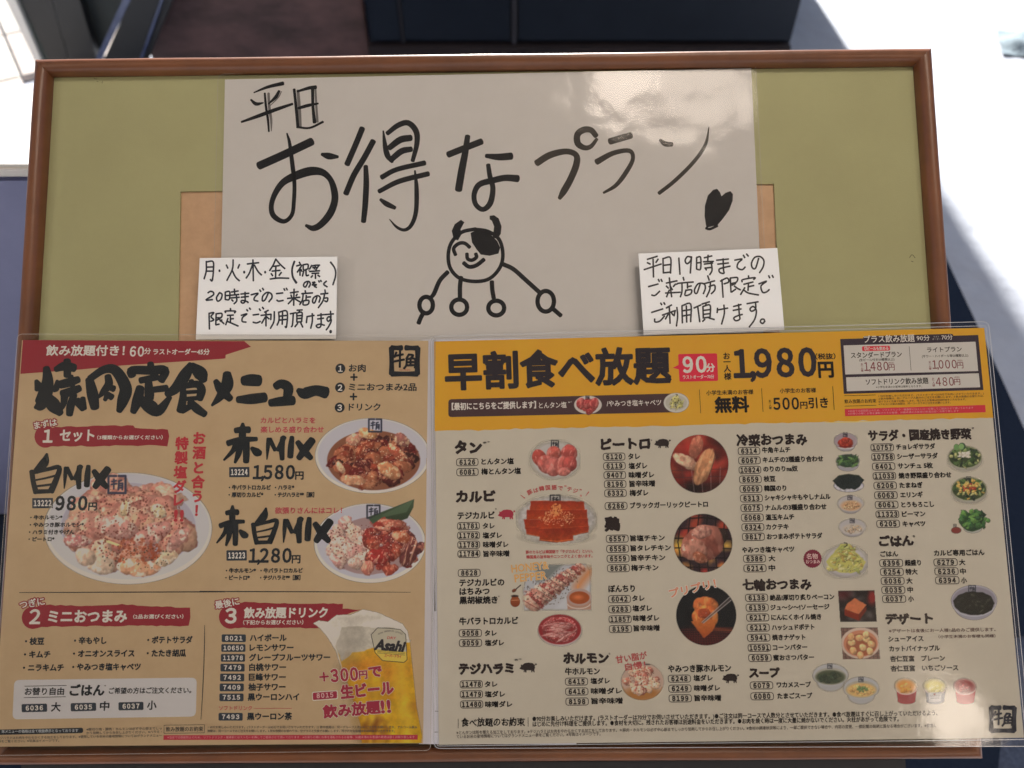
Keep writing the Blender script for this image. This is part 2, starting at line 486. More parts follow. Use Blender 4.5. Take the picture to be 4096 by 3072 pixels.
def heap(p, n, cx, cy, rx, ry, cols, s0, s1, marb=None, ma=.35, gloss=.12, rough=.3, asp=(.45, .9), seed=1, edge=.5):
    """a pile of pieces inside an ellipse, back ones first"""
    rd = random.Random(seed); L = []
    for i in range(n):
        t = rd.random() * 6.283; r = math.sqrt(rd.random()) * .93
        L.append((cx + r * rx * math.cos(t), cy + r * ry * math.sin(t)))
    L.sort(key=lambda q: q[1])
    for i, (x, y) in enumerate(L):
        s = rd.uniform(s0, s1); c = rd.choice(cols); mb = rd.choice(marb) if marb else None
        p.piece(x, y, s, s * rd.uniform(*asp), rd.uniform(-1.2, 1.2), c, rd.randrange(9999), rough, mb, ma, gloss * .5, edge)
def specks(p, n, cx, cy, rx, ry, col, r0, r1, seed=1, asp=1.0, op=.8):
    rd = random.Random(seed)
    for i in range(n):
        t = rd.random() * 6.283; r = math.sqrt(rd.random()); s = rd.uniform(r0, r1)
        p.ell(cx + r * rx * math.cos(t), cy + r * ry * math.sin(t), s, s * asp, col, rd.uniform(-1.5, 1.5), 1.2, op=op, alpha=False)
def stamp(p, cx, cy, s, col=(24, 26, 34)):
    """the shop's square mark on a dish, s = half size"""
    w = s * .27
    p.line([(cx - s * .1, cy - s), (cx - s, cy - s), (cx - s, cy + s), (cx + s, cy + s), (cx + s, cy - s), (cx + s * .2, cy - s)], w, col)
    for a in ([(-.6, -.35), (-.1, -.45)], [(-.65, 0), (-.05, -.1)], [(-.35, -.6), (-.38, .5)], [(.2, -.4), (.5, -.5)], [(.25, -.4), (.15, .6)],
              [(.2, -.1), (.65, -.15), (.62, .6)], [(.2, .15), (.6, .1)], [(.2, .4), (.6, .35)]):
        p.line([(cx + s * u, cy + s * v) for u, v in a], w * .75, col)
def mark(sheet, z, cx, cy, s, c, lvl=4, parent=None, name='shop_mark'):
    """the larger square mark: broken frame with two brush characters"""
    f = lambda u, v: '%f,%f' % (cx + u * s, cy + v * s)
    t = ';'.join([' '.join([f(-.22, -.93), f(-.9, -.9), f(-.93, 0), f(-.9, .92), f(0, .93), f(.88, .9), f(.9, 0), f(.92, -.88), f(.1, -.92)])])
    st = []
    fr = [(-.2, -.92), (-.92, -.92), (-.92, .92), (.9, .92), (.93, -.9), (.08, -.93)]
    for a, b in zip(fr[:-1], fr[1:]):
        st.append(('line', [z(cx + a[0] * s, cy + a[1] * s) + (s * .40 * z.k,), z((cx + (a[0] + b[0]) / 2 * s), cy + (a[1] + b[1]) / 2 * s) + (s * .32 * z.k,), z(cx + b[0] * s, cy + b[1] * s) + (s * .40 * z.k,)]))
    w = .16
    for a in ([(-.58, -.62), (-.72, -.26)], [(-.62, -.36), (-.1, -.46)], [(-.76, .04), (-.02, -.10)], [(-.32, -.74), (-.34, .45)],
              [(.3, -.45), (.12, -.15)], [(.28, -.45), (.6, -.4), (.45, -.2)], [(.15, -.1), (.12, .3), (-.05, .55)], [(.15, -.12), (.7, -.15), (.75, .3), (.72, .5)],
              [(.2, .1), (.65, .08)], [(.18, .32), (.65, .3)], [(.42, -.1), (.42, .35)]):
        st.append(('line', [z(cx + u * s, cy + v * s) + (w * s * z.k,) for u, v in a]))
    return strokes(sheet, name, st, lvl, ink(c), parent)
def circle_pts(cx, cy, rx, ry=None, n=40, t0=0, t1=6.2832):
    ry = ry or rx
    return [(cx + rx * math.cos(t0 + (t1 - t0) * i / n), cy + ry * math.sin(t0 + (t1 - t0) * i / n)) for i in range(n if t1 - t0 > 6.28 else n + 1)]
def pill(sheet, z, num, x0, x1, yc, parent=None, hh=None, w=2.8):
    """outlined number tag: thin rounded outline and the number"""
    k = z.k; hh = hh or 14.3 / k
    a = np.array(z(x0, yc)); r, up = sheet.dirs(a); W = (x1 - x0) * k / r[0]; h = hh * k
    q = [a + up * h, a + r * W + up * h, a + r * W - up * h, a - up * h]
    o = round_quad(q, 11, 4); c = o.mean(0); n = len(o)
    e = np.roll(o, -1, 0) - np.roll(o, 1, 0); e /= np.linalg.norm(e, axis=1)[:, None]; N = np.stack([e[:, 1], -e[:, 0]], 1)
    V = np.concatenate([o + N * w / 2, o - N * w / 2])
    v = PL(V[:, 0], V[:, 1], sheet.h + 3e-4)
    ob = sheet.th.mesh('number_tag', v, [[i, (i + 1) % n, n + (i + 1) % n, n + i][::-1] for i in range(n)], ink((44, 36, 32)), parent)
    m = .11 if len(num) == 4 else .05
    m = .15 if len(num) == 4 else .08
    text(sheet, num, x0 + (x1 - x0) * m, x1 - (x1 - x0) * m, yc + (x1 - x0) * m * r[1] / r[0], hh * 1.36, (34, 28, 26), z, 'number', .07, 3, None, ob, 'box')
    return ob
def dark_tag(sheet, z, num, x0, x1, yc, h, slope=None, c=(42, 45, 50), tc=(185, 178, 170), r=6, m=.17):
    a = np.array(z(x0, yc)); rr, up = sheet.dirs(a)
    if slope is not None: rr = np.array([1.0, slope]); rr /= np.linalg.norm(rr); up = np.array([rr[1], -rr[0]])
    W = (x1 - x0) * z.k / rr[0]; hp = h * z.k / 2
    q = [a + up * hp, a + rr * W + up * hp, a + rr * W - up * hp, a - up * hp]
    ob = sheet.flat('number_tag', round_quad(q, r), 2, ink(c))
    text(sheet, num, x0 + (x1 - x0) * m, x1 - (x1 - x0) * m, yc + (x1 - x0) * m * rr[1] / rr[0], h * .56, tc, z, 'number', .05, 3, slope, ob, 'box')
# ------------------------------------------------------------------ the frame
def frame():
    base = PL(1950, 3060, 0); base[2] = -.022
    th = Thing('picture_frame', 'brown wooden picture frame holding the olive mat under all the signs', 'picture frame', base)
    wood = mat('frame_wood', (0.215, 0.076, 0.028), 0.36, 0.5, noise=((16, 16, 10), .26, (0.105, 0.038, 0.017)), bump=(120, .3, .0006))
    hx, y0, y1 = W_B / 2, 0.0, H_B
    prof = [(0, -.022), (0, -.0016), (.0012, -.0004), (.0030, 0), (.0056, -.0004), (.0082, -.0024), (.0096, -.0052), (.0100, -.0105)]
    prof2 = [(.0100, -.013), (.004, -.022)]
    pr = prof + prof2
    crn = [(-hx, y1), (hx, y1), (hx, y0), (-hx, y0)]
    inn = [(1, -1), (-1, -1), (-1, 1), (1, 1)]
    for i in range(4):
        a, b = crn[i], crn[(i + 1) % 4]; ia, ib = inn[i], inn[(i + 1) % 4]
        V = []
        nseg = 24
        dx, dy = (b[0] - a[0]), (b[1] - a[1]); L = math.hypot(dx, dy)
        for k in range(nseg + 1):
            t = k / nseg
            for (d, zz) in pr:
                pa = (a[0] + ia[0] * d, a[1] + ia[1] * d); pb = (b[0] + ib[0] * d, b[1] + ib[1] * d)
                g = .00002 * (1 if k == 0 else -1 if k == nseg else 0)
                x = pa[0] + (pb[0] - pa[0]) * t + dx / L * g; y = pa[1] + (pb[1] - pa[1]) * t + dy / L * g
                wv = .00025 * math.sin(t * 17 + i * 2) + .00012 * math.sin(t * 53 + i)
                V.append((x + inn[i][0] * 0, y, zz + wv * (zz > -.01)))
        n = len(pr); Fc = []
        for k in range(nseg):
            for j in range(n):
                j2 = (j + 1) % n
                Fc.append([k * n + j, (k + 1) * n + j, (k + 1) * n + j2, k * n + j2])
        Fc.append(list(range(n))); Fc.append([nseg * n + j for j in range(n)][::-1])
        o = th.mesh('rail', V, Fc, wood, smooth=True)
        me = o.data
        try: me.set_sharp_from_angle(angle=math.radians(40))
        except Exception: pass
    # mat board with its window, backing behind, glass over
    olive = mat('olive_mat', ALB((144, 134, 93)), .85, .1, noise=(6, .3, ALB((130, 119, 82))), bump=(900, .3, .0003))
    kraft = mat('kraft_backing', ALB((170, 132, 98)), .85, .1, noise=(60, .3, ALB((150, 112, 82))))
    hm = -.0118
    e = .0096
    O = np.array([(-hx + e, H_B - e), (hx - e, H_B - e), (hx - e, e), (-hx + e, e)])
    I = PL(np.array([722, 3096, 3180, 690.]), np.array([766, 735, 2700, 2720.]), hm)[:, :2]
    V = []
    for zz in (hm, hm - .0016):
        for P_ in (O, I):
            V += [(p[0], p[1], zz) for p in P_]
    Fc = []
    for i in range(4):
        j = (i + 1) % 4
        Fc += [[i, 4 + i, 4 + j, j], [4 + i, 12 + i, 12 + j, 4 + j], [8 + i, 8 + j, 12 + j, 12 + i]]
    th.mesh('mat_board', V, Fc, olive)
    v, f = slab([(p[0], p[1], hm - .0018) for p in O][::-1], .003); th.mesh('backing_board', v, f, kraft)
    gl = film_mat('frame_glass', 3, 40, 0)
    q = [(p[0], p[1], hm + .0008) for p in O]
    th.mesh('glass_pane', q, [[3, 2, 1, 0]], gl)
    # small pencilled caret and specks on the mat
    sh = Sheet(th, QUAD, hm + .0001)
    strokes(sh, 'pencil_mark', S_(Z(2696, 0, .63291), '1488,1628 1505,1610 1524,1630;1500,1650 1512,1655', 4), 1, ink((70, 64, 50)))
    strokes(sh, 'pencil_mark', S_(Z(0, 0, .63291), '595,497 612,500;648,512 645,526;610,512 622,516', 3), 1, ink((80, 70, 52)))
    return th
# ------------------------------------------------------------------ the big handwritten sign
def paper_sheet(th, quad, h, m, name='paper', thick=.0002, curl=None):
    p = sub_edge(quad, 12); v = PL(p[:, 0], p[:, 1], h)
    V, Fc = slab(v[::-1], thick)
    return th.mesh(name, V, Fc, m)
def film(sheet, outer, m, lvl=8, r=24, edge_c=(200, 198, 205), inner=None, edge=True, rim=1.2):
    """clear laminate over the paper and a little past it, with its sealed rim"""
    p = round_quad(outer, r, 5)
    v = PL(p[:, 0], p[:, 1], sheet.h + lvl * 1e-4)
    sheet.th.mesh('film', v, [list(range(len(v)))[::-1]], m)
    if edge:
        n = len(p); c = p.mean(0)
        e = np.roll(p, -1, 0) - np.roll(p, 1, 0); e /= np.linalg.norm(e, axis=1)[:, None]; N = np.stack([e[:, 1], -e[:, 0]], 1)
        V = []
        for d, hz in ((-rim, 0), (-rim, 1.2e-4), (rim, 1.2e-4), (rim, 0)):
            q = p + N * d; V += PL(q[:, 0], q[:, 1], sheet.h + lvl * 1e-4 + hz).tolist()
        Fc = [[a * n + i, a * n + (i + 1) % n, b * n + (i + 1) % n, b * n + i] for a, b in ((0, 1), (1, 2), (2, 3)) for i in range(n)]
        sheet.th.mesh('film_rim', V, Fc, mat('film_rim', (.50, .52, .56), .2, .8) if inner is not None else RIM_FAINT)
    if inner is not None:      # pale step of the film where it leaves the paper
        o = round_quad(inner, 6, 2); n = len(o); c = o.mean(0)
        e = np.roll(o, -1, 0) - np.roll(o, 1, 0); e /= np.linalg.norm(e, axis=1)[:, None]; N = np.stack([e[:, 1], -e[:, 0]], 1)
        V = np.concatenate([o + N * 1.1, o - N * 1.1]); v = PL(V[:, 0], V[:, 1], sheet.h + (lvl + .6) * 1e-4)
        sheet.th.mesh('film_step', v, [[i, (i + 1) % n, n + (i + 1) % n, n + i][::-1] for i in range(n)], mat('film_rim', (.62, .64, .68), .15, .8))
FILM_SIGN = film_mat('film_sign', 13, 80, .26)
RIM_FAINT = mat('film_rim_faint', (.5, .48, .45), .5, .3)
FILM_MENU = film_mat('film_menu', 9, 90, .16)
PAPER = mat('white_paper', ALB((167, 154, 142)), .75, .15, noise=(35, .4, ALB((161, 148, 136))))
BLACK = (14, 15, 18)
def big_sign():
    q = [(900, 318), (3005, 273), (3074, 1780), (868, 1800)]
    th = Thing('handwritten_sign', 'large white laminated sign with big black brush-pen words and a doodled cow', 'sign', PL(1970, 1790, -.0105))
    sh = Sheet(th, q, -.0100)
    paper_sheet(th, q, sh.h, PAPER)
    film(sh, [(872, 296), (3022, 246), (3098, 1805), (840, 1825)], FILM_SIGN, 8, 30, inner=None, rim=.45)
    I = ink(BLACK); G_ = ink((96, 88, 80)); B_ = ink((36, 31, 27))
    # small word at the top
    g = strokes(sh, 'character', S_(zd, '255,200,8 380,150,20 515,118,26;228,262,12 275,300,24 340,290,8;145,460,14 300,405,24 450,350,24 598,300,16;352,205,14 362,320,16 380,440,16 388,545,12;480,185,18 448,240,22 385,300,10', 20), 1, I, ws=1.35)
    strokes(sh, 'dry_ink', S_(zd, '385,205,22 392,330,24 408,440,22 410,540,8;500,190,8 470,245,10 400,315,8', 20), .6, ink((88, 80, 74)), g)
    g = strokes(sh, 'character', S_(zd, '612,170,18 630,340,20 645,508,20;640,190,14 740,160,22 805,152,26;775,160,22 778,320,20 792,465,24;650,338,18 730,315,22 825,296,12;635,505,14 750,512,14 868,458,16', 20), 1, I, ws=1.35)
    strokes(sh, 'dry_ink', S_(zd, '645,180,26 658,340,28 668,500,22;800,165,18 808,320,20 818,460,22', 20), .6, ink((88, 80, 74)), g)
    strokes(sh, 'character', S_(zd, '300,848 530,745 768,632;548,560,14 572,650,30 598,850,40 614,1000,36 610,1150,36 592,1280,36 520,1340,40 430,1290,48 410,1200,44 445,1090,50 520,990,60 640,930,76 760,895,78 860,905,62 930,965,50 965,1060,60 970,1160,62 930,1270,66 850,1365,60 780,1400,52 715,1375,26;855,745,28 920,762,60 1000,768,26', 72), 1, I)
    strokes(sh, 'character', S_(zd, '1215,515 1160,650 1080,835;1312,628 1230,780 1140,930 1070,1095;1245,850,40 1250,1000 1240,1200 1225,1342,46;1400,538,14 1418,680,44 1440,760,50 1482,815,26;1435,562,40 1530,490,48 1620,468,50 1690,540,52 1698,650,46 1660,805,36;1452,690,50 1550,618,60 1645,600,56;1462,800,50 1560,720,56 1650,700,48;1385,950,46 1520,880,44 1768,822,46;1362,1075,40 1540,985,46 1800,918,46;1680,890,16 1695,1050,40 1690,1250,40 1650,1370,36 1590,1415,30 1520,1390,24 1455,1320,8;1375,1145,26 1430,1185,48 1505,1220,34', 52), 1, I)
    strokes(sh, 'character', S_(ze, '158,372 250,335 385,282;290,245,36 275,350,44 250,480,50 228,612,50;415,380,28 500,388,46 588,382,50;430,440,30 442,520,34 462,600,36 445,700,40 395,745,34 345,710,34 335,640,36 370,575,40 460,548,42 545,530,44 632,535,50', 44), 1, I)
    strokes(sh, 'character', S_(ze, '760,430 850,375 960,350,40 1028,375,40 1030,440 990,540 945,620 915,670,26;1165,245,36 1130,205,40 1080,203,44 1038,235,44 1040,295,44 1085,325,36 1130,315,30 1170,265,22', 46), 1, B_)
    strokes(sh, 'character', S_(ze, '1258,282 1402,240;1168,422,42 1280,362,34 1390,345,30 1415,400,28 1370,490,32 1300,580,28 1215,632,16', 46), 1, B_)
    strokes(sh, 'character', S_(ze, '1600,272,22 1635,298,36 1682,302,30;1592,635,26 1700,550,27 1830,420,26 1910,300,22 1932,185,6', 27), 1, B_)
    strokes(sh, 'heart_drawing', S_(ze, '#1915,870 1903,790 1905,720 1925,650 1960,612 1988,604 2008,628 2018,655 2045,632 2078,620 2096,640 2094,685 2070,750 2030,805 1992,850;1912,872 1940,878 1990,856', 18), 1, I)
    cow = strokes(sh, 'cow_drawing', S_(ze, '345,878 250,900 180,970 158,1060 175,1150 240,1215 345,1235 440,1215 510,1140 530,1050 505,950 430,895 340,880;#245,815 268,832 242,880 248,915 225,955 195,948 182,890 202,845;#440,788 470,784 502,806 521,860 516,910 495,945 458,938 467,890 470,860 455,822 440,812', 22), 1, I, ws=1.15)
    strokes(sh, 'eye_patch', S_(ze, '#310,905 345,888 400,893 450,918 492,960 512,1005 500,1045 440,1060 380,1052 350,1015 320,970', 20), 1.2, I, cow)
    strokes(sh, 'face_line', S_(ze, '208,1055 195,1010 230,977 270,975 305,1003', 25), 1.2, I, cow)
    strokes(sh, 'face_line', S_(ze, '285,1045 290,1080 320,1090 350,1070 345,1045', 25), 1.2, I, cow)
    strokes(sh, 'face_line', S_(ze, '262,1108 300,1135 350,1125 402,1085', 28), 1.2, I, cow)
    ring = lambda cx, cy, rx, ry: ' '.join('%f,%f' % p for p in circle_pts(cx, cy, rx, ry, 14)) + ' %f,%f' % (cx + rx, cy)
    for t in ('155,1170 100,1230 60,1320 30,1352,20;' + ring(8, 1396, 46, 56) + ';-6,1440 -28,1480 -44,1520',
              '245,1205 238,1270 238,1345;' + ring(233, 1410, 54, 52), '455,1235 458,1290 468,1350;' + ring(485, 1416, 54, 50),
              '525,1115 600,1150 680,1220 780,1310;' + ring(822, 1370, 56, 70) + ';870,1420 925,1468'):
        strokes(sh, 'leg_line', S_(ze, t, 27), 1.3, I, cow, ws=1.12)
# ------------------------------------------------------------------ two handwritten note cards
FL = ['395,300 395,420 368,525;395,310 480,305 485,420 470,545 445,530;405,375 478,372;400,425 475,425|558,420,34|648,345 668,390;815,340 795,390;735,280 725,400 655,545;725,420 765,500 815,548|870,438,36|912,335 1060,318;985,280 990,550;980,340 940,450 898,515;1000,345 1050,430 1095,475|1135,438,34|1275,270 1240,350 1195,420;1275,275 1330,340 1390,395;1245,365 1320,355;1225,425 1330,415;1275,365 1270,520;1215,455 1235,485;1345,440 1315,480;1200,525 1310,512 1440,515|1510,300,26 1480,400,24 1490,500,26 1535,575,30|1570,310 1585,340;1535,360 1600,350 1545,440;1580,380 1580,480;1590,400 1605,430;1620,340 1625,410 1670,400;1620,345 1680,340 1680,400;1630,410 1610,490;1655,410 1660,480 1690,475|1690,415,18|1730,350 1700,400;1730,360 1780,350 1830,350;1740,380 1800,380;1780,350 1760,400;1700,430 1830,420;1730,455 1820,450;1775,455 1775,520;1740,480 1720,505;1805,475 1830,495;1820,350 1780,410|1680,570 1650,625 1625,610 1640,570 1690,555 1710,590 1690,630;1735,570 1770,565 1735,600 1790,595 1760,615 1790,632;1815,545 1825,565;1840,540 1850,558;1915,550 1880,590 1925,625|1965,310,24 2020,390 2030,480 1995,600',
      '415,700 450,680 485,695 480,730 390,790 475,785|560,700 525,760 540,805 580,780 595,720 560,695|635,690 635,785;635,690 690,685 685,780 640,785;640,735 685,732;710,690 800,675;750,650 755,720;700,730 810,720;695,765 815,755;775,735 780,800 745,840;715,785 735,805|830,715 935,705;835,755 930,745;885,690 885,800 860,830 835,815 850,795 910,810 925,825|960,725 1050,705 1010,750 1000,790 1050,805;1070,660 1085,685;1105,640 1120,665|1180,700 1140,785 1105,800 1110,740 1160,695 1215,710 1225,760 1185,815|1280,710 1365,700;1285,790 1310,805 1370,795;1375,645 1390,670;1405,640 1420,665|1455,700 1560,685;1465,725 1475,750;1545,715 1530,740;1420,770 1580,755;1505,650 1500,860;1490,775 1430,840;1515,775 1590,820|1645,670 1650,700;1600,710 1740,700;1620,715 1610,790 1575,850;1660,730 1655,790;1665,755 1715,750;1625,800 1620,850 1680,845 1690,795 1625,800|1795,750 1765,825 1740,815 1750,765 1800,735 1835,760 1820,820|1895,660 1900,700;1840,715 1935,705;1890,720 1870,800 1810,890;1875,770 1930,765 1920,810 1890,800',
      '430,960 435,1160;425,960 490,950 455,1000 490,1040 450,1060;520,960 515,1105;520,965 590,960 585,1010 525,1015;520,1050 585,1010;515,1105 560,1095;555,1030 620,1090;595,1040 570,1060|700,895 705,930;640,950 640,930 760,930 750,955;660,985 740,980;700,985 700,1070;700,1030 740,1025;670,1020 640,1105;660,1060 720,1085 800,1120|835,985 910,965 855,1010 850,1060 900,1070;905,910 920,930;940,890 955,910|985,980 1060,970;985,1070 1030,1080 1080,1060;1065,900 1080,925;1105,880 1120,905|1180,920 1130,945;1085,985 1215,970;1150,940 1150,1120;1145,1000 1095,1085;1155,1000 1190,1030;1215,970 1210,1040;1255,935 1250,1060 1205,1150|1310,940 1315,1040 1290,1110;1310,945 1415,935 1410,1125 1390,1125;1315,995 1410,985;1315,1045 1410,1035;1360,945 1355,1100|1455,965 1530,950;1495,965 1485,1100 1470,1130;1540,920 1610,915;1575,920 1565,950;1540,955 1540,1070;1540,955 1605,950 1600,1065;1545,990 1600,985;1545,1025 1600,1020;1540,1070 1600,1065;1550,1085 1515,1130;1590,1080 1615,1135|1670,995 1660,1080;1670,1000 1760,985;1735,960 1735,1060 1715,1150|1800,985 1880,975;1800,1030 1880,1020;1845,960 1845,1110 1810,1140 1785,1115 1830,1095 1890,1110|1890,975 2005,965;1965,930 1970,1020 1940,1060 1920,1030 1950,1000 1975,1050 1945,1120 1910,1170|1962,1190,44']
GL = ['280,435 410,395;280,475 320,495;420,430 390,475;240,565 460,492;355,430 360,660|480,420 485,610;480,425 575,415 575,610;485,510 570,500;485,605 575,595|680,415 695,625|845,410 790,400 760,450 785,490 830,450 840,400 825,610|905,410 905,560;905,410 955,410 955,555 910,560;905,480 950,475;1000,415 1100,390;1050,380 1045,470;990,465 1120,460;1000,495 1110,480;1010,545 1100,535;1090,470 1100,570 1070,630;1010,540 1030,570|1155,445 1310,430;1170,495 1310,480;1240,425 1245,560 1250,610 1200,600 1190,560 1240,540 1330,520|1385,445 1480,430 1430,480 1420,540 1480,565 1520,530;1495,380 1515,415;1535,365 1560,395|1690,420 1650,545 1610,540 1600,480 1640,410 1710,400 1755,450 1745,530 1700,605',
      '295,780 420,745;335,885 380,890 440,835;420,685 435,715;455,685 470,715|520,735 660,705;520,770 550,800;640,745 610,780;560,665 575,800 590,910;510,860 700,850;560,820 525,910;570,770 600,820|735,660 745,700;650,750 690,735 865,720;720,740 720,840 700,910;790,740 790,800;790,780 840,770;770,820 760,890 830,870 840,820 770,825|950,745 910,860 880,850 885,800 930,740 1000,745 1015,800 990,870|1045,640 1065,700;990,745 1135,705;1080,730 1070,820 1030,910;1060,780 1130,760 1135,820 1090,870|1225,690 1240,915;1205,710 1290,670 1310,720 1250,745;1330,670 1340,850;1330,670 1420,665 1410,720 1345,740;1350,760 1400,740;1345,850 1400,810;1380,770 1420,800 1460,820|1560,640 1565,670;1480,720 1490,690 1640,665 1625,690;1500,750 1620,720;1560,740 1555,830;1560,780 1630,765;1515,790 1460,880;1500,820 1560,860 1690,885|1690,745 1790,710 1720,770 1740,850 1790,845 1825,815;1815,640 1830,670;1860,635 1875,665',
      '335,1105 480,1060;375,1185 380,1225 440,1215 500,1150;450,985 465,1010;490,980 505,1005|590,1010 520,1050;470,1140 640,1080;560,1040 570,1245;550,1120 510,1190;580,1100 610,1140;635,1080 620,1150;655,1040 665,1150 650,1280|720,1020 725,1240;720,1020 830,1000 830,1225;725,1085 825,1070;725,1150 825,1135;775,1020 780,1230|870,1050 960,1010;920,1035 945,1225;970,1000 1070,970;1025,985 1020,1020;985,1030 990,1180;985,1030 1075,1015 1075,1165;990,1080 1070,1070;990,1130 1070,1120;990,1175 1075,1165;1010,1190 980,1220;1060,1175 1130,1195|1170,1050 1165,1110;1165,1075 1300,1050;1250,1010 1255,1120 1220,1255|1370,1030 1470,1005;1365,1080 1470,1060;1435,1000 1445,1130 1450,1190 1400,1210 1375,1175 1430,1145 1485,1130|1540,995 1685,970;1650,980 1650,1060 1600,1090 1580,1060 1620,1030 1660,1080 1640,1190 1570,1290|1765,1220 1740,1245 1712,1225 1722,1195 1755,1192 1768,1222']
def card(label, z, corners, lines, w, c):
    q = [z(*p) for p in corners]
    th = Thing('note_card', label, 'note card', PL((q[2][0] + q[3][0]) / 2, (q[2][1] + q[3][1]) / 2, .0008), 'white note cards with black handwriting')
    sh = Sheet(th, q, .0018)
    paper_sheet(th, q, sh.h, mat('card_paper', ALB((178, 166, 155)), .6, .2, noise=(30, .4, ALB((172, 160, 149)))), thick=.0006)
    for ln in lines:
        for ch in ln.split('|'):
            strokes(sh, 'character', S_(z, ch, w), 1, ink(c))
def cards():
    card('small white note card with three lines of weekday notes, above the tan menu', zf, [(313, 260), (2050, 242), (2035, 1280), (262, 1290)], FL, 21, (34, 33, 34))
    card('small white slanted note card with three lines, touching the yellow menu header', zg, [(170, 362), (1925, 290), (2015, 1325), (237, 1393)], GL, 21, (44, 39, 35))
# ------------------------------------------------------------------ tan set menu
RED, DK, PINK, WH = (118, 32, 38), (30, 32, 35), (150, 58, 62), (196, 182, 172)
def xf(lst, dx, dy, sx=1, sy=1):
    """move and scale strokes read in one place to another (enlarged coordinates)"""
    out = []
    for s_ in lst.split(';'):
        o = []
        for p in s_.split():
            q = [float(t) for t in p.split(',')]
            o.append('%f,%f,%f' % (q[0] * sx + dx, q[1] * sy + dy, q[2] * (sx + sy) / 2))
        out.append(' '.join(o))
    return ';'.join(out)
AKA = '370,850,24 368,900,56 366,965,60;305,912,46 360,905,52 425,905,56;240,1022,50 350,992,48 490,985,36;312,1020,50 285,1085,40 205,1168,16;348,1000,50 335,1100,52 302,1190,22;398,1000,58 400,1100,56 398,1182,50;445,1062,30 490,1098,68 522,1108,46'
MIXB = '592,982,36 586,1060,34 578,1162,10;602,985,40 650,1082,36;728,968,44 672,1082,40;716,972,46 706,1060,52 710,1160,42;795,968,40 786,1050,54 780,1140,52;842,1010,46 900,1088,66 960,1152,46;972,992,66 912,1070,72 852,1152,50'
SHIRO = '405,1112,20 382,1190,78 310,1265,54;275,1262,46 288,1360,44 312,1448,50;300,1272,34 420,1245,34 512,1232,42 485,1335,50 440,1438,58;310,1340,16 400,1322,18 485,1300,20;305,1394,18 380,1386,20 455,1376,20;315,1440,40 430,1436,36'
def red_banner(sh, z, poly, cx, cy, r, name='red_banner'):
    rd = random.Random(int(cx)); pts = []
    P_ = [np.array(p, float) for p in poly]
    for a, b in zip(P_, P_[1:] + P_[:1]):
        n = max(2, int(np.linalg.norm(b - a) / 45))
        for k in range(n):
            p = a + (b - a) * k / n
            pts.append(p + (np.array([rd.uniform(-3, 3), rd.uniform(-6, 6)]) if n > 2 else 0))
    o = sh.flat(name, [z(*p) for p in pts], 1, ink(RED))
    if r: sh.flat('red_disc', [z(*p) for p in circle_pts(cx, cy, r, r * 1.02, 26)], 1.4, ink(RED), o)
    return o
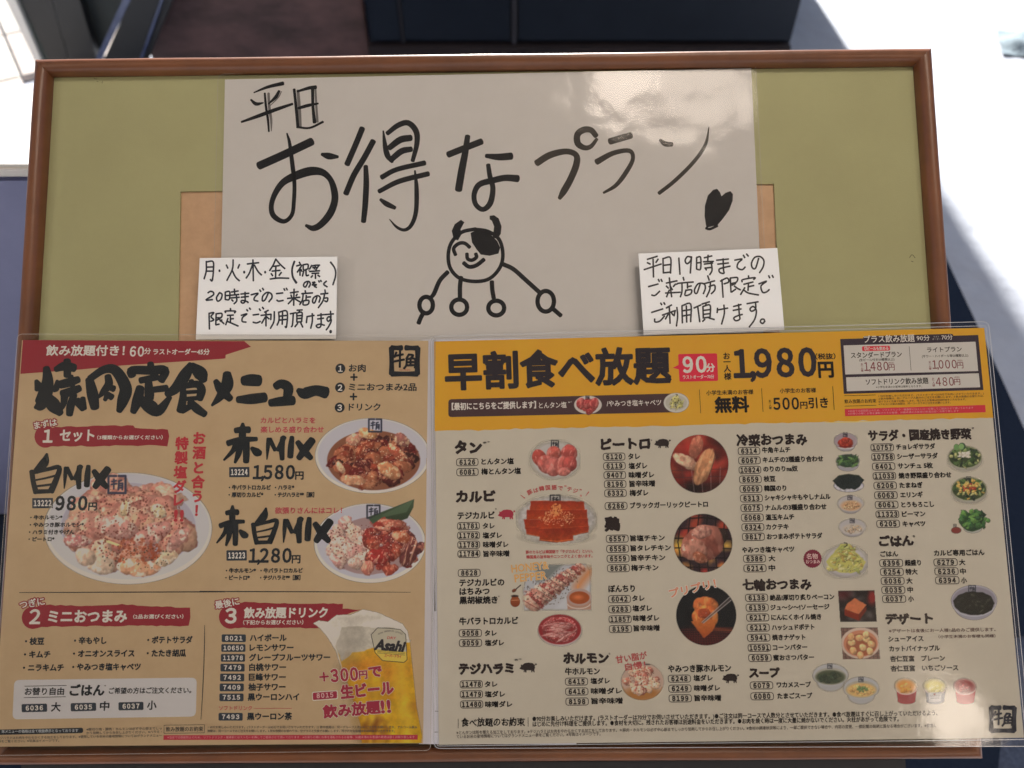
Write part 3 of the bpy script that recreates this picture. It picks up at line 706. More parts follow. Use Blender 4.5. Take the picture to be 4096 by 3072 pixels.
def left_menu():
    q = [(88, 1361), (1713, 1363), (1692, 2973), (-30, 2987)]
    th = Thing('menu_sheet', 'laminated tan set-meal menu with red banners and plates of raw meat', 'menu', PL(840, 2980, .0008))
    sh = Sheet(th, q, .0012)
    tan = mat('menu_tan', ALB((160, 131, 97)), .6, .15, noise=(38, .3, ALB((151, 121, 88))))
    paper_sheet(th, q, sh.h, tan, thick=.0003)
    film(sh, [(70, 1336), (1742, 1342), (1722, 3002), (-50, 3022)], FILM_MENU, 10, 22, inner=None, rim=.6)
    T = lambda *a, **k: text(sh, *a, **k)
    sh.flat('red_banner', [zA(*p) for p in [(198, 130), (2110, 140), (2168, 188), (1950, 258), (1948, 288), (1925, 292), (1050, 350), (700, 384), (176, 422)]], 1, ink(RED))
    T('飲み放題付き！', 400, 1075, 222, 84, WH, zA, 'banner_text', .035); T('60', 1125, 1242, 228, 84, WH, zA, 'banner_text', .04, mode='box')
    T('分', 1248, 1302, 226, 50, WH, zA, 'banner_text', .03); T('ラストオーダー45分', 1325, 1810, 232, 48, WH, zA, 'banner_text', .035)
    I = ink((22, 25, 27))
    ttl = ['400,370,46 412,480,76 392,590,96 345,690,84 300,715,20;312,480,26 342,545,74;395,600,50 460,690,96 525,765,46;478,385,36 560,355,62 645,372,56;580,305,50 582,440,52;495,480,22 486,545,44 465,575,16;520,515,56 600,495,60 680,470,46;612,440,36 620,520,50;532,592,46 600,580,60 690,545,46;560,600,56 545,690,40 498,755,26;640,600,46 610,700,56 600,775,46;662,655,56 722,722,50;722,722,46 716,630,36',
           '772,468,56 800,600,78 820,715,60;775,465,46 900,385,54 1000,395,70 1085,540,84 1062,650,78 1028,745,40;932,440,46 940,510,56 895,575,46 852,625,18;930,530,40 985,552,46;930,600,42 905,650,26;930,600,40 968,625,46',
           '1300,330,44 1306,385,56;1142,438,56 1140,392,56 1300,392,60 1425,392,60 1392,482,50;1212,480,44 1362,448,46;1282,470,46 1290,600,66 1300,640,50;1300,562,42 1442,545,46;1212,540,56 1188,650,72 1150,752,44;1190,622,46 1290,700,92 1372,738,72 1470,622,32',
           '1650,338,40 1600,430,80 1520,545,70 1440,602,44;1655,350,50 1732,420,92 1762,482,50;1652,480,36 1662,520,40;1580,522,36 1582,620,50 1562,742,60;1580,530,38 1700,512,50 1742,560,58 1722,640,50;1600,582,26 1722,575,26;1600,640,30 1722,630,30;1572,740,46 1650,700,40;1640,662,46 1700,722,60 1772,772,46',
           '1962,418,56 1962,520,84 1900,620,56 1830,696,16;1862,482,36 1912,562,66 1992,640,46']
    for t in ttl: strokes(sh, 'title_character', S_(zA, t, 50), 3, I, ws=1.3)
    for t in ['372,482,70 440,476,88 512,480,84;325,645,50 440,640,76 562,625,74', '652,532,56 702,508,66 762,542,76 752,632,62;606,674,56 700,660,70 806,652,70', '845,562,36 900,590,84 1000,566,78 1090,585,88']:
        strokes(sh, 'title_character', S_(zB, t, 50), 3, I, ws=1.18)
    for n, y, ds in (('1', 373, 'お肉'), ('2', 537, 'ミニおつまみ2品'), ('3', 710, 'ドリンク')):
        x = 1213 - (y - 373) * .018
        o = sh.flat('number_disc', [zB(*p) for p in circle_pts(x, y + 3, 43, 43, 28)], 2, ink(DK))
        T(n, x - 14, x + 14, y + 4, 50, WH, zB, 'number', .04, 3, None, o, 'box')
        T(ds, 1287, {'1': 1430, '2': 1870, '3': 1558}[n], y, 62, DK, zB, 'step_text', .03)
    for x, y in ((1330, 450), (1326, 619)):
        strokes(sh, 'plus_sign', S_(zB, '%d,%d %d,%d;%d,%d %d,%d' % (x - 28, y, x + 28, y, x, y - 28, x, y + 28), 15), 3, ink(DK))
    mark(sh, zB, 1768, 310, 122, (20, 22, 26))
    T('Gyu-Kaku', 1722, 1815, 388, 22, (140, 60, 50), zB, 'small_text', 0, 4, mode='box')
    # section 1
    red_banner(sh, zA, [(400, 905), (480, 880), (800, 875), (1150, 868), (1165, 886), (1450, 904), (1462, 960), (1448, 1046), (1290, 1042), (800, 1046), (450, 1048), (380, 1060)], 392, 965, 94)
    T('まずは', 296, 490, 872, 62, WH, zA, 'banner_text', .03, slope=-.17, halo=(RED, .16)); T('1', 388, 440, 960, 105, WH, zA, 'number', .05, mode='box')
    T('セット', 520, 812, 955, 100, WH, zA, 'banner_text', .04); T('（3種類からお選びください）', 840, 1405, 972, 34, WH, zA, 'banner_text', .03)
    strokes(sh, 'brush_word', S_(zA, SHIRO, 40), 4, I)
    strokes(sh, 'brush_word', S_(zA, xf(MIXB, -3, 250, .965, 1.0), 40), 4, I)
    dark_tag(sh, zA, '13222', 278, 458, 1540, 88, slope=-.01, r=3, m=.09)
    T('980', 485, 750, 1540, 118, DK, zA, 'price', .05, 4, mode='box'); T('円', 765, 835, 1568, 68, DK, zA, 'price', .04, 4)
    for t, x, y, x1 in (('・牛ホルモン*', 298, 173, 612), ('・やみつき豚ホルモン*', 293, 245, 822), ('・ハラミ付きやげん', 286, 317, 730), ('・ピートロ*', 282, 386, 533)):
        T(t, x, x1, y, 42, DK, zF, 'item_name', .05, 4)
    vtext(sh, 'お酒と合う！', [(1722, 980), (1720, 1105), (1715, 1235), (1710, 1358), (1704, 1482), (1698, 1605)], 100, (150, 42, 46), zA, 'slogan', .05, 4)
    vtext(sh, '特製塩ダレ', [(1572, 1025), (1566, 1150), (1558, 1275), (1552, 1400), (1545, 1515)], 100, (150, 42, 46), zA, 'slogan', .05, 4)
    T('!!', 1715, 1800, 155, 105, (150, 42, 46), zF, 'slogan', .06, 4, mode='box')
    for z, L in ((zF, '190,910,6 1000,907,9 2212,902,10'), (zH, '0,899,10 1000,902,9 2070,907,4')):
        strokes(sh, 'divider_line', S_(z, L, 8), 2, ink(DK))
    strokes(sh, 'divider_line', S_(zF, '2012,1232,5 2010,1400,8 2004,1640,8', 7), 2, ink(DK)); strokes(sh, 'divider_line', S_(zG, '2004,400,8 1990,700,8 1975,928,4', 7), 2, ink(DK))
    # mixes on the right
    T('カルビとハラミを', 525, 996, 825, 50, PINK, zB, 'slogan', .03); T('楽しめる盛り合わせ', 525, 1068, 905, 50, PINK, zB, 'slogan', .03)
    strokes(sh, 'brush_word', S_(zB, AKA, 40), 4, I, ws=1.08); strokes(sh, 'brush_word', S_(zB, MIXB, 40), 4, I)
    dark_tag(sh, zB, '13224', 252, 427, 1272, 87, slope=-.01, r=3, m=.1)
    T('1,580', 462, 815, 1280, 132, DK, zB, 'price', .04, 4, mode='box'); T('円', 825, 893, 1300, 68, DK, zB, 'price', .04, 4)
    for t, x, x1, y in (('・牛バラトロカルビ', 250, 610, 1405), ('・ハラミ*', 648, 812, 1405), ('・厚切りカルビ*', 248, 545, 1468), ('・テジハラミ**［豚］', 646, 985, 1468)):
        T(t, x, x1, y, 40, DK, zB, 'item_name', .05, 4)
    T('欲張りさんにはコレ！', 738, 1395, 105, 58, PINK, zH, 'slogan', .03, 5)
    strokes(sh, 'brush_word', S_(zH, xf(AKA, -28, -918, .94, 1.147), 40), 5, I)
    strokes(sh, 'brush_word', S_(zH, xf(SHIRO, 255, -1072, .975, 1.035), 40), 5, I)
    strokes(sh, 'brush_word', S_(zH, xf(MIXB, 148, -1012, 1.165, 1.23), 40), 5, I)
    dark_tag(sh, zH, '13223', 260, 460, 546, 102, slope=-.01, r=3, m=.1)
    T('1,280', 485, 895, 556, 154, DK, zH, 'price', .04, 4, mode='box'); T('円', 905, 985, 582, 78, DK, zH, 'price', .04, 4)
    for t, x, x1, y in (('・牛ホルモン*', 255, 548, 695), ('・牛バラトロカルビ', 595, 1008, 695), ('・ピートロ*', 250, 487, 765), ('・テジハラミ**［豚］', 592, 985, 765)):
        T(t, x, x1, y, 44, DK, zH, 'item_name', .05, 4)
    # section 2
    red_banner(sh, zF, [(320, 1060), (445, 1030), (800, 1040), (1200, 1026), (1450, 1044), (1868, 1058), (1872, 1150), (1856, 1240), (1400, 1236), (800, 1240), (410, 1248), (330, 1270)], 322, 1158, 108)
    T('つぎに', 195, 435, 1035, 76, WH, zF, 'banner_text', .03, slope=-.17, halo=(RED, .16)); T('2', 285, 402, 1147, 138, WH, zF, 'number', .04, mode='box')
    T('ミニおつまみ', 478, 1245, 1148, 118, WH, zF, 'banner_text', .045); T('（2品お選びください）', 1310, 1802, 1148, 40, WH, zF, 'banner_text', .03)
    for t, x, x1, y in (('・枝豆', 248, 432, 1390), ('・辛もやし', 730, 1045, 1384), ('・ポテトサラダ', 1450, 1890, 1378), ('・キムチ', 238, 492, 1520), ('・オニオンスライス', 720, 1320, 1512), ('・たたき胡瓜', 1445, 1826, 1508)):
        T(t, x, x1, y, 66, DK, zF, 'item_name', .045)
    for t, x, x1, y in (('・ニラキムチ', 228, 624, 422), ('・やみつき塩キャベツ', 712, 1380, 415)):
        T(t, x, x1, y, 66, DK, zG, 'item_name', .045)
    wb = sh.box('rice_panel', zG, [(140, 540), (1935, 517), (1925, 900), (122, 928)], 22, 1, (166, 154, 152))
    strokes(sh, 'ruled_line', S_(zG, '242,602 652,594;235,714 645,705', 6), 2, ink(DK), wb)
    T('お替り自由', 245, 628, 655, 68, DK, zG, 'item_name', .03, parent=wb); T('ごはん', 690, 1022, 645, 104, DK, zG, 'item_name', .05, parent=wb)
    T('※', 1022, 1045, 596, 20, DK, zG, 'small_text', 0, parent=wb)
    T('ご希望の方はご注文ください。', 1072, 1880, 648, 56, DK, zG, 'item_name', .03, parent=wb)
    for n, x0, x1, y, t, tx in (('6036', 212, 463, 818, '大', 549), ('6035', 695, 945, 809, '中', 1028), ('6037', 1165, 1410, 800, '小', 1492)):
        dark_tag(sh, zG, n, x0, x1, y, 80, slope=-.02)
        T(t, tx - 44, tx + 44, y - 10, 84, DK, zG, 'item_name', .035, mode='cjk')
    sh.box('dark_strip', zG, [(-60, 1030), (818, 1010), (818, 1062), (-60, 1082)], 9, 1, DK)
    T('本メニューの価格は全て税抜表示となっております', 15, 768, 1048, 30, (150, 145, 140), zG, 'fine_print', .02, slope=-.014)
    FT = dict(c=(84, 72, 62), z=zG, name='fine_print', bold=.02, slope=-.016)
    T('※豚切り肉・豚肉・ホルモンは必ず中心部までしっ', 850, 1590, 1028, 26, **FT); T('かり加熱してからお召し上がりください。※ハラミ・', 850, 1590, 1062, 26, **FT)
    T('テジハラミはお肉をやわらかくする加工をしております。※使用しているお米の産地情報についてはグランドメニュー', -30, 1590, 1112, 26, **FT); T('表をご覧ください。※写真はイメージです。', -20, 582, 1145, 26, **FT)
    strokes(sh, 'ruled_line', S_(zG, '1613,985 2012,980;2012,980 2008,1060;2008,1060 1612,1065;1612,1065 1613,985', 4), 2, ink(DK))
    T('飲み放題のお約束', 1630, 1996, 1026, 46, DK, zG, 'fine_print', .01, slope=-.01)
    sh.flat('red_strip', [zG(1608, 1084), zI(2140, 1079), zI(2140, 1127), zG(1606, 1130)], 2.2, ink((150, 40, 50)))
    T('※当店では誤飲防止のため、ソフトドリンク・健康茶にはストローを挿してご提供させて頂いております　※お帰りの際にお車を運転されるお客様、20歳未満のお客様の飲酒は固くお断り致します', 1645 - 1966, 2110, 1105, 24, (186, 110, 108), zI, 'fine_print', .01, 4, slope=-.0015)
    T('1 60分お楽しみいただけます。(ラストオーダーは45分でお伺いさせていただきます。)2 飲み放題は、同一グループ人数分のご注文をお願いします。アルコール飲み', 78, 2135, 1005, 25, (74, 62, 54), zI, 'fine_print', .012, 4, slope=0)
    T('放題は、同一コースでのご注文をお願いします。3.飲み放題のお替わりは、空グラスと交換でお願いします。残されたお客様は別途料金をいただきます。', 72, 1915, 1042, 25, (74, 62, 54), zI, 'fine_print', .012, 4, slope=0)
    # section 3
    red_banner(sh, zH, [(290, 1040), (440, 1004), (830, 1015), (1405, 1020), (1405, 1068), (1585, 1080), (1400, 1140), (1180, 1262), (700, 1258), (380, 1260), (280, 1255)], 300, 1150, 114)
    T('最後に', 150, 382, 1036, 72, WH, zH, 'banner_text', .03, slope=-.18, halo=(RED, .16)); T('3', 245, 362, 1138, 142, WH, zH, 'number', .05, mode='box')
    T('飲み放題ドリンク', 435, 1252, 1112, 98, WH, zH, 'banner_text', .045); T('（下記からお選びください）', 425, 1015, 1205, 42, WH, zH, 'banner_text', .03)
    for n, y, x0, t, t0, t1 in (('8021', 130, 213, 'ハイボール', 492, 848), ('10650', 226, 209, 'レモンサワー', 490, 917), ('11978', 323, 205, 'グレープフルーツサワー', 485, 1277), ('7479', 419, 201, '白桃サワー', 485, 843),
                                ('7492', 516, 197, '巨峰サワー', 482, 840), ('7409', 613, 193, '柚子サワー', 478, 838), ('7515', 711, 190, '黒ウーロンハイ', 472, 973), ('7493', 902, 182, '黒ウーロン茶', 465, 902)):
        dark_tag(sh, zI, n, x0, x0 + 238, y, 76, slope=.002, m=.15 if len(n) == 4 else .1)
        T(t, t0, t1, y - 2, 66, DK, zI, 'item_name', .045, slope=-.003)
    T('ソフトドリンク', 188, 510, 818, 44, PINK, zI, 'slogan', .02, slope=0); strokes(sh, 'ruled_line', S_(zI, '528,820 903,820', 4), 2, ink(PINK))
    HL = ((188, 160, 140), .09); PR = (128, 34, 48)
    T('＋', 1178, 1260, 512, 84, PR, zI, 'promo_text', .06, 5.5, slope=-.08, halo=HL, mode='box'); T('300', 1288, 1548, 500, 122, PR, zI, 'promo_text', .05, 5.5, slope=-.08, halo=HL, mode='box')
    T('円', 1565, 1642, 492, 80, PR, zI, 'promo_text', .045, 5.5, slope=-.08, halo=HL); T('で', 1662, 1782, 462, 108, PR, zI, 'promo_text', .06, 5.5, slope=-.08, halo=HL)
    sh.box('number_halo', zI, [(1100, 658), (1355, 640), (1358, 728), (1104, 748)], 8, 4.5, (188, 160, 140))
    dk = sh.box('number_tag', zI, [(1108, 666), (1346, 650), (1348, 720), (1110, 738)], 6, 5, PR)
    T('8015', 1148, 1308, 696, 46, (190, 140, 130), zI, 'number', .03, 6, slope=-.07, parent=dk, mode='box')
    T('生ビール', 1388, 1898, 664, 124, PR, zI, 'promo_text', .06, 5.5, slope=-.09, halo=HL); T('飲み放題', 1212, 1768, 858, 118, PR, zI, 'promo_text', .055, 5.5, slope=-.09, halo=HL)
    T('!!', 1782, 1868, 806, 118, PR, zI, 'promo_text', .06, 5.5, slope=-.09, halo=HL, mode='box')
    left_pictures(sh)
def left_pictures(sh):
    # white plate of pale offal
    p = Pic(zF, 425, -270, 2095, 840, 2.2)
    p.ell(1258, 280, 825, 548, (166, 155, 158), soft=2, col2=(172, 161, 166)); p.ell(1258, 262, 800, 520, (157, 147, 152), col2=(164, 153, 160)); p.ell(1262, 262, 660, 430, (146, 134, 136))
    heap(p, 95, 1258, 265, 600, 420, [(166, 116, 94), (156, 104, 88), (170, 126, 100), (148, 92, 78), (168, 128, 106)], 90, 175, [(184, 148, 124), (146, 86, 74)], .32, .1, .3, seed=3, edge=.6)
    for x, y, r1_, r2_, ro, c in ((990, 640, 135, 95, .1, (176, 146, 122)), (1290, 650, 150, 85, -.15, (178, 124, 92)), (1420, 680, 160, 70, -.2, (184, 128, 96)), (840, 560, 110, 90, .4, (172, 140, 116)), (1630, 570, 130, 70, -.5, (178, 146, 116)),
                                  (1750, 380, 150, 70, -.9, (164, 112, 98)), (760, 400, 140, 60, .1, (160, 100, 92)), (1150, 270, 200, 110, .3, (170, 116, 102)), (1500, 330, 190, 95, -.4, (172, 114, 100)), (1230, 80, 50, 90, .2, (182, 150, 110)), (1560, 110, 90, 60, .6, (178, 150, 114))):
        p.piece(x, y, r1_, r2_, ro, c, int(x), .2, (196, 172, 150), .3, .25)
    p.line([(1042, 400), (1190, 455)], 26, (196, 166, 112))
    specks(p, 330, 1290, 230, 540, 360, (110, 50, 40), 4, 11, 5); specks(p, 90, 1340, 500, 260, 130, (150, 62, 36), 8, 22, 6, op=.5); specks(p, 60, 1330, 560, 380, 120, (60, 50, 36), 4, 8, 8)
    stamp(p, 1150, -152, 84, (58, 58, 74)); p.emit(sh, lvl=2, label='white oval plate of pale seasoned offal')
    # plate of dark red mixed meat, cut by the sheet's edge
    p = Pic(zB, 985, 795, 1975, 1470, 2.0)
    p.ell(1490, 1130, 495, 325, (164, 153, 158), col2=(172, 161, 168)); p.ell(1492, 1122, 475, 306, (156, 146, 152)); p.ell(1500, 1170, 402, 258, (124, 74, 52))
    heap(p, 85, 1500, 1160, 345, 215, [(112, 42, 32), (90, 34, 32), (130, 56, 38), (66, 30, 28), (144, 80, 54), (104, 32, 30)], 38, 92, [(168, 112, 80), (150, 92, 66)], .26, .5, .38, seed=12)
    for x, y, a, b, ro, c in ((1450, 940, 80, 50, .3, (170, 112, 72)), (1640, 1260, 110, 62, .5, (166, 104, 70)), (1320, 1340, 110, 45, .1, (178, 120, 88)), (1330, 990, 70, 52, -.6, (178, 116, 92)), (1210, 1230, 60, 30, 1.0, (180, 130, 100)), (1700, 1100, 110, 40, .7, (158, 74, 52)), (1740, 990, 80, 50, .6, (140, 84, 72))):
        p.piece(x, y, a, b, ro, c, int(x), .25, (194, 156, 118), .3, .5)
    specks(p, 90, 1520, 1120, 300, 190, (196, 176, 140), 2.5, 5, 9)
    stamp(p, 1513, 868, 54, (50, 52, 66)); p.clip(lambda X, Y: (X < 1962 - (Y - 800) * .012).astype(float)); p.emit(sh, lvl=2, label='white plate of dark red marinated meat')
    # half pale, half red plate with the leaf
    p = Pic(zH, 1110, -20, 2212, 825, 2.0)
    p.ell(1670, 425, 548, 390, (164, 153, 158), col2=(170, 159, 166)); p.ell(1670, 412, 522, 364, (155, 145, 151))
    p.poly([(1600, 185), (1760, 128), (2105, -8), (2098, 70), (2040, 180), (1900, 230), (1670, 250)], (68, 82, 58), col2=(50, 60, 40), op=1); p.poly([(1670, 200), (2100, -4), (2030, 120)], (86, 100, 72), op=.6)
    p.ell(1690, 455, 440, 280, (140, 110, 104), rough=.1)
    heap(p, 42, 1480, 440, 260, 225, [(176, 134, 118), (166, 116, 104), (182, 148, 124), (170, 128, 110)], 45, 98, [(190, 160, 140)], .32, .2, .35, seed=21)
    heap(p, 44, 1880, 450, 270, 255, [(132, 44, 38), (112, 44, 42), (150, 62, 46), (96, 46, 44)], 45, 98, [(178, 110, 84)], .25, .4, .35, seed=22)
    for x, y, a, b, ro, c in ((1860, 250, 180, 58, .08, (140, 46, 38)), (1760, 560, 105, 70, .4, (150, 42, 38)), (2050, 520, 80, 150, .3, (104, 50, 46)), (1980, 360, 90, 60, .3, (160, 76, 50)), (1650, 670, 60, 75, .2, (168, 96, 80)), (1900, 130 + 100, 120, 40, 0, (160, 84, 66))):
        p.piece(x, y, a, b, ro, c, int(x), .25, (190, 140, 110), .28, .4)
    specks(p, 120, 1500, 420, 260, 200, (110, 52, 44), 4, 9, 31); specks(p, 40, 1880, 440, 240, 220, (206, 180, 150), 3, 6, 32)
    stamp(p, 1705, 115, 62, (54, 54, 62)); p.poly([(1660, 190), (1800, 122), (1780, 180), (1700, 235)], (66, 80, 56))
    p.clip(lambda X, Y: (X < 2212 - (Y) * .012).astype(float)); p.emit(sh, lvl=3, label='white plate half pale offal half red meat with a bamboo leaf')
    # beer glass
    zz = Z(800, 2400, .40687); dy = 983        # zH y -> zz y = y - 983
    p = Pic(zz, 1090, 60, 2212, 1410, 2.2)
    foam = [(1112, 1212), (1170, 1184), (1255, 1196), (1345, 1130), (1480, 1128), (1600, 1074), (1750, 1105), (1990, 1215), (2040, 1290), (2062, 1400), (2075, 1560), (2090, 1700), (1400, 1700), (1370, 1600), (1335, 1480), (1240, 1330), (1180, 1262)]
    p.poly([(x, y - dy) for x, y in foam], (196, 182, 164), seed=3, rough=8, col2=(176, 160, 142))
    body = [(1335, 1430), (2065, 1400), (2098, 1720), (2130, 2040), (2200, 2391), (1590, 2391), (1575, 2200), (1500, 1950), (1400, 1650)]
    p.poly([(x, y - dy) for x, y in body], (178, 128, 34), col2=(166, 122, 22))
    p.poly([(1395, 1590 - dy), (1500, 1500 - dy), (1800, 1440 - dy), (2070, 1380 - dy), (2062, 1400 - dy), (1900, 1250 - dy), (1400, 1250 - dy), (1335, 1430 - dy)], (158, 144, 126), rough=30, seed=9)
    rd = random.Random(5)
    for i in range(60):
        x = rd.uniform(1480, 2120); y = rd.uniform(1600, 2380) - dy; c = rd.choice([(190, 150, 26), (150, 84, 24), (172, 118, 24), (196, 160, 40), (140, 88, 30)])
        p.ell(x, y, rd.uniform(12, 50), rd.uniform(20, 90), c, rd.uniform(-.3, .3), soft=14, op=.45, rough=.2, seed=i, alpha=False)
    p.ell(1620, 1640 - dy, 130, 70, (176, 96, 30), rot=-.35, soft=30, op=.6, alpha=False); p.ell(1860, 1700 - dy, 60, 60, (160, 84, 30), soft=24, op=.6, alpha=False)
    p.grain(60, .18, 4); p.grain(14, .10, 6)
    p.line([(1400, 1650 - dy), (1500, 1950 - dy), (1580, 2200 - dy), (1590, 2391 - dy)], 60, (140, 84, 26), .55, 30); p.line([(1960, 1620 - dy), (2010, 2000 - dy), (2060, 2391 - dy)], 50, (206, 168, 60), .5, 30); p.line([(1700, 1700 - dy), (1760, 2391 - dy)], 30, (200, 156, 40), .4, 20)
    p.ell(1450, 1420 - dy, 90, 150, (120, 106, 92), rot=.2, soft=50, op=.5, alpha=False); p.ell(1600, 1160 - dy, 200, 36, (124, 108, 92), rot=-.1, soft=30, op=.55, alpha=False); p.ell(1320, 1340 - dy, 40, 90, (176, 158, 140), rot=-.5, soft=20, op=.5, alpha=False)
    for i in range(50):
        x = 1590 + rd.random() * 200 + rd.random() * 100; y = 2150 + rd.random() * 230 - dy
        p.ell(x, y, rd.uniform(8, 26), rd.uniform(10, 40), rd.choice([(120, 62, 26), (150, 96, 30), (190, 150, 50)]), soft=8, op=.5, alpha=False)
    p.clip(lambda X, Y: (X < 2196 - (Y - 0) * .012).astype(float) * (Y < 1405)); bo = p.emit(sh, 'beer_glass_picture', lvl=1.7, label='tall glass of beer with overflowing foam')
    oc = [(1745, 28), (1860, 32), (1970, 45), (2022, 92), (2036, 340), (2006, 368), (1795, 350), (1722, 272), (1682, 95)]
    sh.flat('beer_label', [zI(*q) for q in oc], 4, ink((152, 138, 116)), bo)
    sh.flat('beer_label', [zI(*q) for q in [(1712, 236), (2030, 262), (2036, 340), (2006, 368), (1795, 350), (1722, 272)]], 4.2, ink((176, 146, 60)), bo)
    strokes(sh, 'label_rim', [('line', [zI(*a) + (2.6,), zI(*b) + (2.6,)]) for a, b in zip(oc, oc[1:] + oc[:1])], 4.4, ink((44, 40, 36)), bo)
    text(sh, 'Asahi', 1732, 2010, 192, 104, (34, 32, 34), zI, 'brand_word', .07, 4.6, .08, bo, 'box', skew=.25)
    text(sh, 'DRY', 1842, 1925, 124, 24, (150, 50, 46), zI, 'small_text', .03, 4.6, .06, bo, 'box', skew=.2)
    for ch, (x, y) in zip('ASAHI BREWERIES LIMITED', [(1752 + i * 10.4, 92 - 34 * math.sin(math.pi * (i + 1) / 24)) for i in range(23)]):
        if ch != ' ': text(sh, ch, x, x + 7, y, 15, (90, 80, 70), zI, 'small_text', .02, 4.6, .04, bo, 'box')
    for k, (a, b) in enumerate(((1740, 2012), (1742, 2014), (1742, 2016))):
        strokes(sh, 'small_text', S_(zI, '%d,%d %d,%d' % (a, 246 + k * 14, b, 268 + k * 14), 5), 4.6, ink((92, 78, 50)), bo)
    text(sh, 'スーパードライ', 1815, 1978, 300, 30, (150, 50, 46), zI, 'small_text', .04, 4.6, .07, bo)
# ------------------------------------------------------------------ white and yellow buffet menu, and the blank sheet behind
def under_sheet():
    q = [(1690, 1358), (2330, 1350), (2306, 2978), (1676, 2976)]
    th = Thing('blank_sheet', 'plain white sheet showing as a narrow strip between the tan and the yellow menus', 'paper', PL(1990, 2976, .0002))
    sh = Sheet(th, q, .0008)
    paper_sheet(th, q, sh.h, mat('strip_paper', ALB((165, 152, 148)), .5, .3, noise=(20, .4, ALB((158, 145, 141)))))
    sh2 = sh
    strokes(sh2, 'printed_edge', S_(zJ, '250,640,2 250,900,10 252,1225,22', 8), 1, ink((70, 62, 58)))
    strokes(sh2, 'printed_edge', S_(zK, '250,1030 282,1032;245,1262 282,1262', 7), 1, ink((70, 62, 58)))
BR, IK = (34, 25, 24), (18, 15, 15)
def pig(sh, z, cx, cy, w, c):
    s = w / 190.0
    f = lambda pts: [z(cx + (x - 1035) * s, cy + (y - 160) * s) for x, y in pts]
    o = sh.flat('pig_drawing', f([(942, 172), (960, 148), (958, 125), (975, 132), (1000, 112), (1045, 105), (1090, 112), (1112, 135), (1116, 160), (1108, 185), (1112, 214), (1100, 212), (1088, 190), (1086, 214), (1074, 212), (1072, 190), (1022, 190), (1020, 215), (1006, 213), (1006, 190), (998, 213), (988, 211), (994, 188), (965, 182)]), 3, ink(c))
    strokes(sh, 'tail', [('line', [p + (2.2,) for p in f([(1110, 130), (1122, 132), (1130, 120), (1120, 118), (1126, 132), (1135, 122)])])], 3, ink(c), o)
